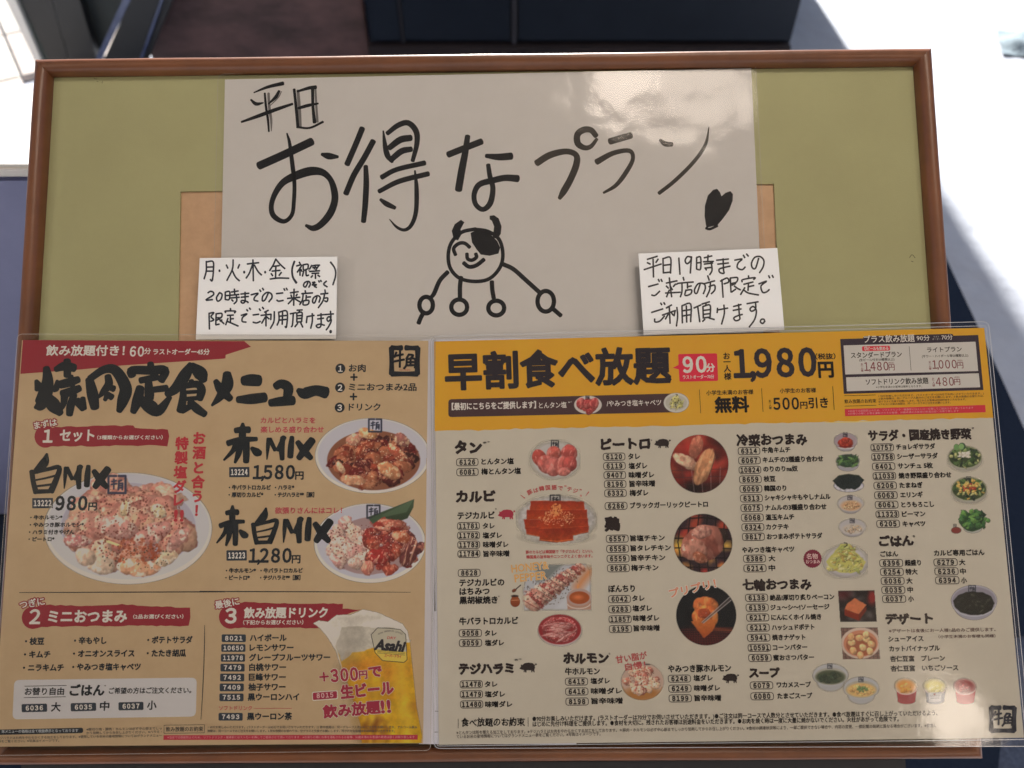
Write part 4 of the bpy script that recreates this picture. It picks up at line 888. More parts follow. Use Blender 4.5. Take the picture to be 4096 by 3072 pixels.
def right_menu():
    q = [(1737, 1366), (3937, 1311), (4096, 2951), (1755, 2979)]
    th = Thing('menu_sheet', 'laminated all-you-can-eat menu with a yellow header, wider than the tan menu', 'menu', PL(2900, 2965, .0012))
    sh = Sheet(th, q, .0020)
    white = mat('menu_cream', ALB((164, 149, 129)), .6, .15, noise=(22, .35, ALB((156, 141, 122))))
    paper_sheet(th, q, sh.h, white, thick=.0003)
    film(sh, [(1722, 1346), (3955, 1286), (4124, 2985), (1736, 2994)], FILM_MENU, 11, 28, inner=[(1731, 1360), (3944, 1303), (4104, 2958), (1749, 2984)])
    T = lambda *a, **k: text(sh, *a, **k)
    rd = random.Random(3)
    yb = [(1737, 1366), (3937, 1311), (3973, 1671)]
    n = 90
    for i in range(n + 1):
        t = i / n; x = 3973 + (1739 - 3973) * t; y = 1671 + (1724 - 1671) * t
        yb.append((x, y + rd.uniform(-2.5, 2.5) * (1 + .6 * math.sin(i)) * (0 < i < n)))
    YE = mat('print_yellow', ALB((184, 126, 32)), .5, .15, noise=(30, .35, ALB((178, 118, 32))))
    sh.flat('yellow_header', yb, 1, YE)
    strokes(sh, 'brush_streak', S_(z1, '2740,1690,2 2950,1684,6 3160,1680,2;3300,1690,2 3420,1687,5 3500,1685,1', 4), .8, ink((190, 150, 90)))
    T('早割食べ放題', 182, 2115, 412, 292, (32, 26, 30), zC, 'title_text', .042, slope=-.032)
    b = sh.box('red_bubble', zD, [(588, 322), (1018, 313), (1030, 618), (602, 628)], 6, 2, (176, 34, 50))
    sh.flat('bubble_tail', [zD(*p) for p in [(594, 440), (527, 474), (597, 492)]], 2.2, ink((176, 34, 50)), b)
    T('90', 645, 895, 440, 172, WH, zD, 'number', .045, parent=b, mode='box'); T('分', 900, 992, 474, 88, WH, zD, 'bubble_text', .04, parent=b); T('ラストオーダー70分', 640, 986, 578, 42, WH, zD, 'bubble_text', .02, parent=b)
    vtext(sh, 'お一人様', [(1125, 345), (1128, 410), (1132, 485), (1136, 570)], 72, IK, zD, 'price_note', .03)
    T('1,980', 1210, 2105, 450, 346, (34, 28, 34), zD, 'price', .04, mode='box'); T('円', 185, 326, 565, 152, IK, zE, 'price', .045); T('（税抜）', 152, 350, 436, 54, IK, zE, 'price_note', .035)
    T('小学生未満のお客様', 900, 1418, 752, 50, IK, zD, 'price_note', .02); T('無料', 1000, 1366, 888, 160, IK, zD, 'price', .05)
    T('小学生のお客様', 1712, 2112, 730, 50, IK, zD, 'price_note', .02); vtext(sh, 'お一人様', [(1603, 840), (1605, 864), (1606, 890), (1608, 918)], 26, IK, zD, 'price_note', .02)
    T('500', 1643, 1920, 872, 128, IK, zD, 'price', .035, mode='box'); T('円', 1940, 2016, 888, 76, IK, zD, 'price', .03); T('引き', 86, 276, 896, 98, IK, zE, 'price', .03)
    for q in (S_(zD, '823,715 838,975', 5), S_(zD, '1510,700 1527,960', 5), S_(zE, '323,730 338,962', 5)): strokes(sh, 'divider_line', q, 3, ink(IK))
    sh.flat('brown_bar', round_quad([zC(202, 642), zD(560, 757), zD(560, 965), zC(202, 796)], 14), 2, ink((58, 38, 38)))
    T('【最初にこちらをご提供します】', 232, 958, 706, 58, WH, zC, 'bar_text', .035); T('とんタン塩', 985, 1222, 696, 50, WH, zC, 'bar_text', .015); T('※*', 1236, 1270, 667, 18, WH, zC, 'bar_text', .0)
    T('/やみつき塩キャベツ', 1570, 2040, 680, 50, WH, zC, 'bar_text', .015)
    # drinks plan box
    o = sh.flat('plan_frame', [zE(*p) for p in [(397, 262), (1760, 222), (1812, 765), (433, 803)]], 2, ink((44, 34, 40)))
    sh.flat('frame_bulge', round_quad([zE(622, 235), zE(1512, 210), zE(1516, 262), zE(626, 290)], 8), 2.3, ink((44, 34, 40)), o)
    for qq in ([(430, 325), (1733, 288), (1760, 578), (447, 612)], [(455, 640), (1765, 600), (1780, 738), (463, 778)]):
        sh.box('white_panel', zE, qq, 2, 2.6, (164, 151, 138), o)
    T('プラス飲み放題', 632, 1130, 266, 70, WH, zE, 'plan_text', .015, 3); T('90分', 1152, 1280, 254, 52, WH, zE, 'plan_text', .01, 3); T('70分', 1398, 1506, 246, 50, WH, zE, 'plan_text', .01, 3)
    T('ラスト', 1318, 1374, 240, 18, (150, 138, 126), zE, 'small_text', 0, 3); T('オーダー', 1306, 1390, 264, 18, (150, 138, 126), zE, 'small_text', 0, 3)
    rp = sh.box('red_pill', zE, [(612, 334), (888, 328), (890, 376), (614, 382)], 6, 3, (172, 46, 52)); T('ビールも飲める', 665, 872, 358, 32, WH, zE, 'plan_text', .03, 4, parent=rp)
    strokes(sh, 'beer_icon', S_(zE, '640,345 642,370 654,368 655,345;636,342 658,340', 6), 4, ink(WH), rp)
    T('スタンダードプラン', 503, 1004, 425, 56, IK, zE, 'plan_text', .02, 3); T('(生ビール付き50種類以上)', 585, 932, 470, 24, IK, zE, 'small_text', .02, 3)
    PB = (96, 36, 40)
    vtext(sh, 'お一人様', [(612, 512), (612, 530), (613, 550), (614, 574)], 22, PB, zE, 'small_text', .02); T('1,480', 635, 872, 540, 98, PB, zE, 'price', .01, mode='box'); T('円', 876, 934, 542, 60, PB, zE, 'price', .01); T('(税抜)', 870, 928, 498, 18, PB, zE, 'small_text', 0)
    strokes(sh, 'divider_line', S_(zE, '1078,335 1097,572', 4), 3, ink(IK))
    T('ライトプラン', 1255, 1596, 370, 50, IK, zE, 'plan_text', .02, 3); T('(サワー・ハイボール等50種類以上)', 1205, 1660, 434, 26, IK, zE, 'small_text', .02, 3)
    vtext(sh, 'お一人様', [(1282, 490), (1283, 510), (1284, 530), (1286, 554)], 22, PB, zE, 'small_text', .02); T('1,000', 1308, 1546, 520, 96, PB, zE, 'price', .01, mode='box'); T('円', 1552, 1612, 522, 60, PB, zE, 'price', .01); T('(税抜)', 1550, 1606, 476, 18, PB, zE, 'small_text', 0)
    T('ソフトドリンク飲み放題', 650, 1266, 688, 58, IK, zE, 'plan_text', .02, 3); T('※小学生未満のお客様は無料となります。', 750, 1205, 738, 22, IK, zE, 'small_text', .01, 3)
    vtext(sh, 'お一人様', [(1316, 655), (1317, 675), (1319, 695), (1321, 720)], 22, PB, zE, 'small_text', .02); T('480', 1342, 1518, 684, 84, PB, zE, 'price', .01, mode='box'); T('円', 1522, 1582, 686, 60, PB, zE, 'price', .01); T('(税抜)', 1522, 1576, 641, 18, PB, zE, 'small_text', 0)
    strokes(sh, 'ruled_line', S_(zE, '437,822 747,814;443,925 752,916', 4), 3, ink(IK)); T('飲み放題のお約束', 440, 752, 880, 38, IK, zE, 'fine_print', .01)
    for t, x1, y in (('1 90分お楽しみいただけます。(ラストオーダーは70分でお伺いさせていただきます。)', 1815, 826), ('2 飲み放題は、同一グループ人数分のご注文をお願いします。3 飲み放題のお替わりは、', 1815, 852), ('空グラスと交換でお願いします。残されたお客様は別途料金をいただきます。', 1640, 881), ('※アルコール飲み放題は、同一コースでのご注文をお願いします。', 1490, 907)):
        T(t, 776, x1, y, 20, (88, 54, 30), zE, 'fine_print', .01, slope=-.027)
    rs = sh.box('red_strip', zE, [(442, 953), (1830, 913), (1834, 985), (446, 1024)], 1, 2, (168, 40, 48))
    T('※当店では誤飲防止のため、ソフトドリンク・健康茶にはストローを挿してご提供させて頂いております', 475, 1712, 974, 20, (190, 112, 108), zE, 'fine_print', .01, parent=rs, slope=-.027); T('※お帰りの際にお車を運転されるお客様、20歳未満のお客様の飲酒は固くお断り致します', 475, 1568, 1001, 20, (190, 112, 108), zE, 'fine_print', .01, parent=rs, slope=-.027)
    # headings
    for t, z, x0, x1, y, h in (('タン', zC, 262, 482, 1062, 100), ('カルビ', zC, 275, 600, 1487, 92), ('ピートロ', zC, 1525, 1938, 1035, 90), ('鶏', zL, 200, 352, 1157, 135), ('冷菜おつまみ', zN, 313, 1188, 262, 132), ('サラダ・国産焼き野菜', zP, 236, 1535, 204, 126),
                             ('ごはん', zP, 378, 802, 1545, 124), ('七輪おつまみ', zO, 384, 1242, 605, 128), ('デザート', zQ, 455, 1045, 1040, 118), ('スープ', zS, 190, 408, 172, 68), ('テジハラミ', zK, 516, 1112, 568, 112), ('ホルモン', zK, 1675, 2160, 450, 112)):
        T(t, x0, x1, y, h, BR, z, 'heading', .078 if len(t) < 6 else .06)
    for t, z, x0, x1, y, h in (('※*', zC, 498, 562, 1014, 22), ('*', zC, 1944, 1966, 996, 18), ('*', zJ, 910, 936, 98, 22), ('*', zJ, 944, 966, 1066, 22), ('※*', zK, 1125, 1208, 460, 30), ('*', zK, 2165, 2192, 395, 26), ('※', zP, 1545, 1580, 104, 30), ('※', zP, 795, 830, 1478, 30)):
        T(t, x0, x1, y, h, IK, z, 'small_text', .0, mode='box')
    # rows: number, tag x0, x1, y, name, x0, x1, y
    R_ = [(zC, 50, [('6126', 272, 459, 1187, 'とんタン塩', 488, 765, 1182), ('6081', 274, 460, 1273, '梅とんタン塩', 488, 827, 1268), ('6120', 1540, 1728, 1140, 'タレ', 1757, 1856, 1137), ('6119', 1543, 1731, 1220, '塩ダレ', 1762, 1918, 1219),
                   ('9407', 1546, 1734, 1299, '味噌ダレ', 1762, 1978, 1298), ('8196', 1549, 1737, 1377, '旨辛味噌', 1768, 1986, 1373), ('6332', 1552, 1740, 1455, '梅ダレ', 1770, 1928, 1453)]),
          (zL, 62, [('6286', 194, 438, 953, 'ブラックガーリックピートロ', 472, 1330, 948), ('6557', 207, 451, 1315, '旨塩チキン', 475, 852, 1310), ('6558', 212, 455, 1427, '旨タレチキン', 478, 920, 1420), ('6559', 216, 460, 1535, '旨辛チキン', 483, 858, 1528)]),
          (zM, 62, [('8636', 220, 464, 204, '梅チキン', 485, 783, 200), ('6042', 232, 476, 545, 'タレ', 497, 628, 536), ('6283', 235, 480, 657, '塩ダレ', 500, 710, 647), ('11857', 238, 484, 768, '味噌ダレ', 505, 791, 757), ('8195', 242, 488, 876, '旨辛味噌', 512, 796, 867),
                    ('6248', 893, 1140, 1425, '塩ダレ', 1175, 1382, 1418), ('6249', 898, 1146, 1534, '味噌ダレ', 1180, 1463, 1530), ('8199', 902, 1150, 1643, '旨辛味噌', 1185, 1476, 1640)]),
          (zJ, 62, [('11781', 497, 740, 290, 'タレ', 778, 906, 288), ('11782', 498, 742, 395, '塩ダレ', 778, 986, 394), ('11783', 500, 744, 498, '味噌ダレ', 782, 1058, 496), ('11784', 502, 746, 598, '旨辛味噌', 785, 1069, 597), ('8628', 505, 749, 809, '', 0, 0, 0),
                    ('9058', 516, 763, 1475, 'タレ', 800, 929, 1474), ('9059', 518, 765, 1583, '塩ダレ', 803, 1009, 1582)]),
          (zK, 62, [('11478', 526, 773, 735, 'タレ', 800, 936, 734), ('11479', 528, 775, 846, '塩ダレ', 802, 1021, 845), ('11480', 530, 778, 957, '味噌ダレ', 805, 1101, 957), ('6415', 1690, 1937, 705, '塩ダレ', 1972, 2180, 698), ('6416', 1693, 1941, 815, '味噌ダレ', 1975, 2320, 810), ('8198', 1696, 1945, 926, '旨辛味噌', 1980, 2328, 920)]),
          (zN, 68, [('6314', 325, 599, 395, '牛角キムチ', 628, 981, 383), ('6067', 330, 605, 514, 'キムチの2種盛り合わせ', 638, 1396, 505), ('10824', 336, 611, 634, 'のりのりna奴', 645, 1075, 622), ('8659', 341, 618, 753, '枝豆', 650, 793, 746), ('6069', 347, 624, 873, '韓国のり', 655, 931, 866),
                    ('6313', 353, 631, 993, 'シャキシャキもやしナムル', 663, 1489, 984), ('6075', 359, 637, 1114, 'ナムルの3種盛り合わせ', 668, 1438, 1110), ('6068', 365, 643, 1236, '温玉キムチ', 675, 1031, 1232), ('6324', 371, 650, 1358, 'カクテキ', 680, 959, 1354), ('9817', 378, 657, 1479, 'おつまみポテトサラダ', 690, 1386, 1476)]),
          (zO, 68, [('6386', 391, 671, 270, '大', 712, 790, 266), ('6214', 397, 678, 392, '中', 712, 790, 386), ('6138', 417, 699, 764, '絶品!厚切り炙りベーコン', 728, 1538, 763), ('6139', 424, 706, 889, 'ジュ〜シ〜!ソーセージ', 735, 1476, 887), ('6217', 430, 713, 1014, 'にんにくホイル焼き', 745, 1373, 1012),
                    ('6212', 437, 720, 1142, 'ハッシュドポテト', 752, 1286, 1139), ('5941', 443, 727, 1269, '焼きナゲット', 757, 1171, 1266), ('10591', 450, 735, 1396, 'コーンバター', 765, 1196, 1392), ('6059', 457, 743, 1524, '蜜おさつバター', 772, 1281, 1521)]),
          (zS, 40, [('6079', 193, 360, 262, 'ワカメスープ', 390, 640, 258), ('6080', 198, 365, 342, 'たまごスープ', 395, 650, 340)]),
          (zP, 68, [('10757', 267, 554, 352, 'チョレギサラダ', 590, 1081, 344), ('10758', 276, 564, 472, 'シーザーサラダ', 600, 1115, 465), ('6401', 285, 572, 593, 'サンチュ 5枚', 610, 1050, 586), ('11033', 294, 581, 714, '焼き野菜盛り合わせ', 620, 1286, 710), ('6206', 304, 591, 836, 'たまねぎ', 632, 921, 832),
                    ('6063', 312, 601, 959, 'エリンギ', 643, 923, 954), ('6061', 321, 611, 1080, 'とうもろこし', 655, 1066, 1078), ('11323', 331, 621, 1201, 'ピーマン', 663, 956, 1198), ('6205', 340, 631, 1322, 'キャベツ', 672, 956, 1323)]),
          (zQ, 68, [('6396', 378, 670, 328, '超盛り', 700, 901, 324), ('6254', 387, 679, 441, '特大', 710, 856, 438), ('6036', 396, 689, 555, '大', 720, 791, 553), ('6035', 405, 698, 670, '中', 732, 799, 666), ('6037', 414, 709, 783, '小', 742, 809, 781),
                    ('6279', 1067, 1364, 318, '大', 1390, 1463, 317), ('6236', 1078, 1375, 433, '中', 1402, 1471, 432), ('6394', 1088, 1387, 547, '小', 1415, 1483, 547)])]
    for z, h, rows in R_:
        for n, a, b_, y, t, x0, x1, ty in rows:
            pill(sh, z, n, a, b_, y)
            if t:
                if z is zK and x1 > 2212: x1 = 1972 + (x1 - 1972) * .985
                T(t, x0, x1, ty, h, IK, z, 'item_name', .046, 3)
    for t, z, x0, x1, y, h in (('テジカルビ', zJ, 500, 906, 176, 76), ('テジカルビの', zJ, 520, 1013, 918, 76), ('はちみつ', zJ, 522, 850, 1014, 76), ('黒胡椒焼き', zJ, 522, 938, 1112, 76), ('牛バラトロカルビ', zJ, 520, 1166, 1344, 76), ('牛ホルモン', zK, 1690, 2070, 594, 72), ('ぼんちり', zM, 233, 522, 431, 74),
                             ('やみつき豚ホルモン', zM, 893, 1586, 1316, 76), ('やみつき塩キャベツ', zO, 375, 1031, 160, 70), ('ごはん', zQ, 388, 609, 212, 66), ('カルビ専用ごはん', zQ, 1070, 1706, 200, 70), ('シューアイス', zQ, 490, 931, 1292, 68), ('カットパイナップル', zQ, 503, 1139, 1416, 68), ('杏仁豆富　プレーン', zQ, 512, 1206, 1544, 68), ('杏仁豆富　いちごソース', zS, 1230, 1726, 138, 40)):
        T(t, x0, x1, y, h, IK, z, 'item_name', .046, 3)
    T('※デザートは食後にお一人様1品のみご提供します。', 495, 1850, 1190, 46, (78, 56, 50), zQ, 'fine_print', .02); T('（小学生未満のお客様も同様）', 1125, 1850, 1262, 40, (78, 56, 50), zQ, 'fine_print', .02)
    RD_ = (146, 56, 54)
    T('豚のカルビは韓国語で「テジカルビ」といい、', 1253, 1995, 578, 36, RD_, zJ, 'slogan', .03); T('韓国風の旨辛味やニンニクとよく合います。', 1260, 1990, 632, 36, RD_, zJ, 'slogan', .03)
    arc = '豚は韓国語で“テジ”。'
    ap = [(905, 1455, -.5), (958, 1435, -.3), (1008, 1418, -.2), (1062, 1408, -.1), (1116, 1404, 0), (1170, 1408, .08), (1212, 1398, .1), (1248, 1415, .2), (1300, 1428, .28), (1342, 1425, .35), (1352, 1455, .4)]
    for ch, (x, y, s_) in zip(arc, ap): T(ch, x - 21, x + 21, y, 40, RD_, zC, 'slogan', .03, slope=s_, mode='cjk1')
    strokes(sh, 'accent_mark', S_(zC, '825,1468,3 862,1496,9;1415,1442,9 1388,1478,3', 8), 3, ink(RD_))
    OR = (196, 128, 70)
    T('HONEY&', 1095, 1500, 762, 84, OR, zJ, 'promo_text', .025, 4, slope=-.11, mode='box', halo=((166, 146, 124), .08)); T('PEPPER', 1130, 1480, 868, 84, OR, zJ, 'promo_text', .025, 4, slope=-.11, mode='box', halo=((166, 146, 124), .08))
    T('甘い脂が', 315, 655, 1218, 80, RD_, zM, 'slogan', .02, 4, slope=-.16); T('自慢！', 418, 640, 1298, 76, RD_, zM, 'slogan', .02, 4, slope=-.14)
    T('プリプリ！', 908, 1415, 485, 96, (176, 110, 80), zM, 'promo_text', .035, 4, slope=-.23, halo=((176, 160, 144), .11))
    bd = sh.flat('red_badge', [zO(cx, cy) for cx, cy in [(1265 + (115 + 3 * (-1) ** i) * math.cos(i * .13), 268 + (115 + 3 * (-1) ** i) * math.sin(i * .13)) for i in range(48)]], 2, ink((98, 30, 42)))
    T('名物', 1190, 1330, 240, 66, (176, 140, 130), zO, 'badge_text', .02, 3, parent=bd); T('おつまみ', 1180, 1360, 308, 46, (176, 140, 130), zO, 'badge_text', .02, 3, parent=bd)
    strokes(sh, 'divider_line', S_(zK, '505,1115 506,1218;1278,1100 1280,1200', 5), 3, ink(IK))
    T('食べ放題のお約束', 540, 1240, 1158, 86, IK, zK, 'heading', .03)
    FP = dict(z=z1, name='fine_print')
    T('●90分お楽しみいただけます。(ラストオーダーは70分でお伺いさせていただきます。)●ご注文は同一コースで人数分とさせていただきます。●食べ放題はすぐに召し上がっていただけるよう、', 2130, 3750, 2876, 20, IK, bold=.022, slope=-.0148, **FP)
    T('はじめに先付け料理をご提供します。●食材を大切に。残されたお客様は別途料金をいただきます。●お肉を焼く時は一度に大量に焼かないでください。火柱があがって危険です。', 2131, 3595, 2897, 20, IK, bold=.022, slope=-.0145, **FP)
    T('※とんタンは形を整える加工をしております。※テジハラミはお肉をやわらかくする加工をしております。＊豚肉・ホルモンは必ず中心部までしっかり加熱してからお召し上がりください。※食材の調達状況等により、一部ご提供できない場合や、内容の変更、一部記載の銘柄と異なる場合がございます。※使用し', 1826, 3746, 2931, 14, (60, 50, 44), bold=.01, slope=-.0152, **FP)
    T('ているお米の産地情報についてはグランドメニュー表をご覧ください。※写真はイメージです。', 1826, 2402, 2947, 14, (60, 50, 44), bold=.01, slope=-.0195, **FP)
    mark(sh, zS, 2056, 510, 92, (16, 20, 30))
    pig(sh, zJ, 1036, 160, 190, (132, 36, 48)); pig(sh, zK, 1275, 548, 190, BR); pig(sh, zM, 1578, 1420, 184, BR); pig(sh, zL, 826, 260, 178, BR)
    right_pictures(sh)
def bowl(p, cx, cy, rx, ry, c=(158, 147, 142), inner=(150, 139, 132), fade=True, deep=.4):
    p.ell(cx, cy + ry * deep, rx * .82, ry * .85, (128, 118, 118), soft=5 if fade else 2)
    p.ell(cx, cy, rx, ry * .92, c, soft=5 if fade else 2); p.ell(cx, cy, rx * .93, ry * .82, inner, soft=4)
def right_pictures(sh):
    E = lambda p, s_: p.emit(sh, lvl=2.4, label=s_)
    # small dishes on the brown bar
    p = Pic(zC, 1280, 600, 1536, 780, 1.6); p.ell(1408, 690, 120, 79, (162, 146, 134)); heap(p, 9, 1408, 705, 72, 42, [(150, 52, 50), (160, 66, 60)], 34, 44, [(176, 90, 80)], .3, .1, .2, (.7, 1), 4)
    for x in (1345, 1402, 1462): p.piece(x, 678, 38, 48, .2, (152, 56, 54), x, .12, (178, 96, 84), .3, .1)
    stamp(p, 1404, 626, 15); p.emit(sh, lvl=3, label='small plate of pink tongue slices on the brown bar')
    p = Pic(zD, 420, 740, 716, 978, 1.6); p.ell(567, 860, 140, 109, (160, 148, 134)); p.ell(567, 860, 118, 84, (150, 138, 122))
    heap(p, 40, 565, 865, 82, 62, [(158, 144, 84), (148, 136, 80), (140, 134, 92), (166, 150, 96)], 10, 34, None, gloss=.2, asp=(.2, .5), seed=6); p.piece(560, 820, 40, 40, 0, (160, 146, 90), 3, .3)
    specks(p, 12, 565, 870, 80, 60, (50, 52, 34), 3, 8, 3); p.line([(563, 766), (582, 772), (566, 790)], 6, (40, 36, 30)); p.emit(sh, lvl=3, label='small bowl of pale green cabbage on the brown bar')
    # tongue
    p = Pic(zC, 895, 985, 1345, 1345, 2.0); p.ell(1125, 1165, 212, 163, (158, 146, 135), soft=12); p.ell(1125, 1165, 190, 140, (154, 142, 132), soft=10); stamp(p, 1122, 1028, 30)
    for x, y, a, b, ro, c in ((990, 1150, 62, 78, -.45, (156, 62, 52)), (1115, 1110, 62, 66, 0, (160, 72, 60)), (1245, 1110, 72, 78, .3, (158, 66, 58)), (1045, 1200, 72, 84, -.3, (160, 76, 66)), (1110, 1225, 82, 84, .1, (162, 84, 74)), (1195, 1220, 80, 86, .2, (160, 78, 68)), (1250, 1200, 62, 66, .4, (154, 66, 58)), (1200, 1265, 60, 38, -.1, (166, 92, 80))):
        p.piece(x, y, a, b, ro, c, x, .1, (184, 112, 98), .24, .1, .55)
    E(p, 'white plate of sliced pink tongue')
    # short rib slab
    p = Pic(zJ, 1140, -70, 2045, 505, 2.2); p.ell(1592, 215, 438, 262, (158, 146, 136), soft=10); p.ell(1592, 215, 412, 236, (151, 139, 130), soft=6); p.ell(1592, 400, 330, 80, (160, 148, 136), soft=10)
    stamp(p, 1578, 0, 54, (36, 36, 40))
    A_ = (142, 40, 22); B2 = (156, 56, 24)
    for q in ([(1305, 8), (1900, 14), (1905, 120), (1300, 120)], [(1268, 110), (1930, 108), (1935, 215), (1260, 215)], [(1235, 215), (1945, 205), (1950, 330), (1500, 350), (1250, 320)], [(1245, 300), (1410, 300), (1405, 405), (1262, 378)], [(1745, 300), (1950, 290), (1945, 355), (1755, 395)], [(1400, 315), (1765, 305), (1782, 445), (1600, 470), (1405, 448)]):
        p.poly(q, A_, rough=16, seed=int(q[0][0]), col2=B2)
        p.line([(x, y) for x, y in (q[-1], q[-2])], 7, (108, 26, 16), .6); p.line([q[0], q[1]], 5, (186, 96, 52), .45)
    p.line([(1420, 440), (1600, 458), (1775, 436)], 9, (190, 110, 56), .7); p.line([(1262, 372), (1395, 400)], 8, (186, 100, 50), .7); p.line([(1770, 388), (1940, 348)], 8, (186, 100, 50), .6)
    p.grain(90, .3, 4); p.grain(22, .22, 5)
    specks(p, 150, 1600, 200, 200, 90, (206, 160, 112), 3, 8, 2, .5); specks(p, 60, 1590, 110, 60, 70, (186, 116, 66), 4, 12, 3); E(p, 'white plate of red marinated rib slices with sesame')
    # honey and pepper photo
    p = Pic(zJ, 1205, 700, 1985, 1232, 2.0); p.poly([(1345, 720), (1920, 710), (1968, 780), (1975, 1215), (1228, 1220), (1212, 1000), (1250, 880)], (150, 142, 138), soft=6)
    p.poly([(1350, 725), (1660, 712), (1500, 880), (1380, 900)], (96, 96, 88), soft=8, op=.8); p.poly([(1560, 1215), (1975, 780), (1975, 1000), (1700, 1215)], (160, 152, 148), soft=8, op=.7)
    for i in range(12):
        t = i / 11; cx = 1860 - t * 560; cy = 745 + t * 400
        p.piece(cx, cy, 62 + 75 * t, 38 + 20 * t, .72, [(152, 100, 84), (140, 66, 58), (164, 120, 100)][i % 3], i + 40, .25, (186, 150, 128), .32, .35)
        p.line([(cx - 60 - 60 * t, cy - 30 - 30 * t), (cx + 50 + 60 * t, cy + 40 + 30 * t)], 10, (112, 34, 34), .6)
    specks(p, 160, 1480, 1000, 280, 160, (44, 34, 30), 3, 6, 12); specks(p, 90, 1700, 850, 160, 100, (44, 34, 30), 2, 5, 13)
    p.line([(1960, 790), (1870, 900), (1830, 960)], 90, (176, 96, 44), .8, 20); p.line([(1830, 940), (1826, 1020)], 9, (196, 120, 60))
    p.poly([(1705, 1060), (1975, 1060), (1975, 1212), (1715, 1212)], (150, 110, 90)); p.ell(1845, 1075, 135, 95, (150, 120, 108)); p.ell(1845, 1080, 112, 70, (148, 68, 32)); p.ell(1830, 1075, 50, 26, (190, 104, 60), soft=6, op=.7); p.line(circle_pts(1840, 1140, 128, 60, 20, .2, 2.9), 8, (188, 176, 166), .8)
    p.clip(lambda X, Y: np.clip((X - 1208) / 40, 0, 1)); E(p, 'picture of peppered grilled rib with a jar of honey')
    p = Pic(zJ, 1070, 925, 1215, 1200, 1.6); p.line([(1195, 942), (1140, 990)], 11, (52, 32, 26)); p.piece(1125, 1000, 26, 17, -.6, (110, 54, 34), 4, .2)
    p.ell(1136, 1125, 54, 58, (142, 70, 36), col2=(120, 50, 26)); p.poly([(1095, 1060), (1168, 1055), (1172, 1085), (1098, 1090)], (136, 66, 34)); p.ell(1130, 1062, 40, 13, (56, 34, 28)); p.line([(1090, 1110), (1180, 1106)], 7, (186, 140, 100), .6); E(p, 'small drawing of a honey pot and dipper')
    # belly on red plate
    p = Pic(zJ, 1375, 1255, 1885, 1625, 2.0); p.ell(1630, 1442, 242, 175, (160, 140, 134), soft=5); p.ell(1628, 1432, 236, 166, (138, 40, 42), soft=2); rd = random.Random(2)
    for k in range(22):
        t = k * .285; x, y = 1628 + 170 * math.cos(t), 1432 + 118 * math.sin(t); p.piece(x, y, 62, 22, t + 1.5, (146, 52, 50), k, .25, (186, 120, 112), .32, .2)
    for k in range(13): p.piece(1600 + rd.uniform(-60, 70), 1365 + k * 12, 120, 13, rd.uniform(-.15, .15), (150, 74, 68), k + 60, .15, (186, 140, 128), .4, .2)
    for k in range(5): p.piece(1745 - k * 22, 1480 + k * 12, 80, 11, -.6, (152, 80, 72), k + 90, .15, (190, 146, 134), .4, .2)
    E(p, 'red plate of thin marbled beef strips')
    # three round grill pictures
    p = Pic(zL, 905, 155, 1570, 820, 2.2); p.ell(1238, 485, 323, 323, (112, 34, 28)); rd = random.Random(8)
    for k in range(34): p.ell(rd.uniform(930, 1550), rd.uniform(180, 800), rd.uniform(30, 85), rd.uniform(25, 60), rd.choice([(170, 44, 34), (60, 26, 24), (34, 22, 24), (150, 62, 40), (180, 60, 48)]), rd.uniform(-1, 1), 14, .3, k, op=.75, alpha=False)
    p.ell(1290, 760, 260, 90, (26, 20, 22), soft=40, op=.85, alpha=False); p.ell(1130, 300, 90, 60, (186, 50, 44), soft=30, op=.8, alpha=False)
    for k in range(7): p.line([(930 + k * 108, 520), (1000 + k * 92, 820)], 6, (140, 112, 100) if k > 1 else (90, 50, 44), .75)
    for y in (560, 640, 720): p.line([(915, y), (1560, y - 20)], 5, (60, 40, 40), .8)
    p.piece(1200, 300, 75, 130, .25, (150, 82, 62), 1, .15, (180, 112, 84), .3, .1); p.piece(1090, 460, 155, 68, .5, (158, 110, 86), 2, .18, (186, 148, 118), .35, .15); p.piece(1290, 510, 92, 225, .38, (160, 104, 70), 3, .14, (186, 130, 90), .35, .15)
    p.line([(1420, 330), (1390, 480), (1350, 600)], 9, (70, 36, 28), .7); p.clip_ell(1238, 485, 322, 322); E(p, 'round picture of chunky pork pieces over glowing coals')
    p = Pic(zL, 945, 1030, 1612, 1695, 2.2); p.ell(1278, 1362, 325, 325, (52, 34, 38)); rd = random.Random(18)
    for k in range(26): p.ell(rd.uniform(960, 1600), rd.uniform(1050, 1690), rd.uniform(35, 70), rd.uniform(28, 55), rd.choice([(178, 48, 38), (60, 44, 50), (44, 30, 34), (160, 60, 40), (196, 128, 50)]), rd.uniform(-1, 1), 10, .25, k, op=.85, alpha=False)
    p.ell(1010, 1400, 60, 80, (200, 160, 60), soft=16, alpha=False, op=.9); p.ell(1540, 1390, 60, 40, (196, 150, 60), soft=14, alpha=False, op=.9)
    for k in range(8): p.line([(950 + k * 95, 1030), (900 + k * 100, 1350), (960 + k * 95, 1690)], 13, (24, 18, 22), .9)
    for k in range(6): p.line([(945, 1100 + k * 105), (1280, 1080 + k * 110), (1610, 1110 + k * 105)], 13, (24, 18, 22), .9)
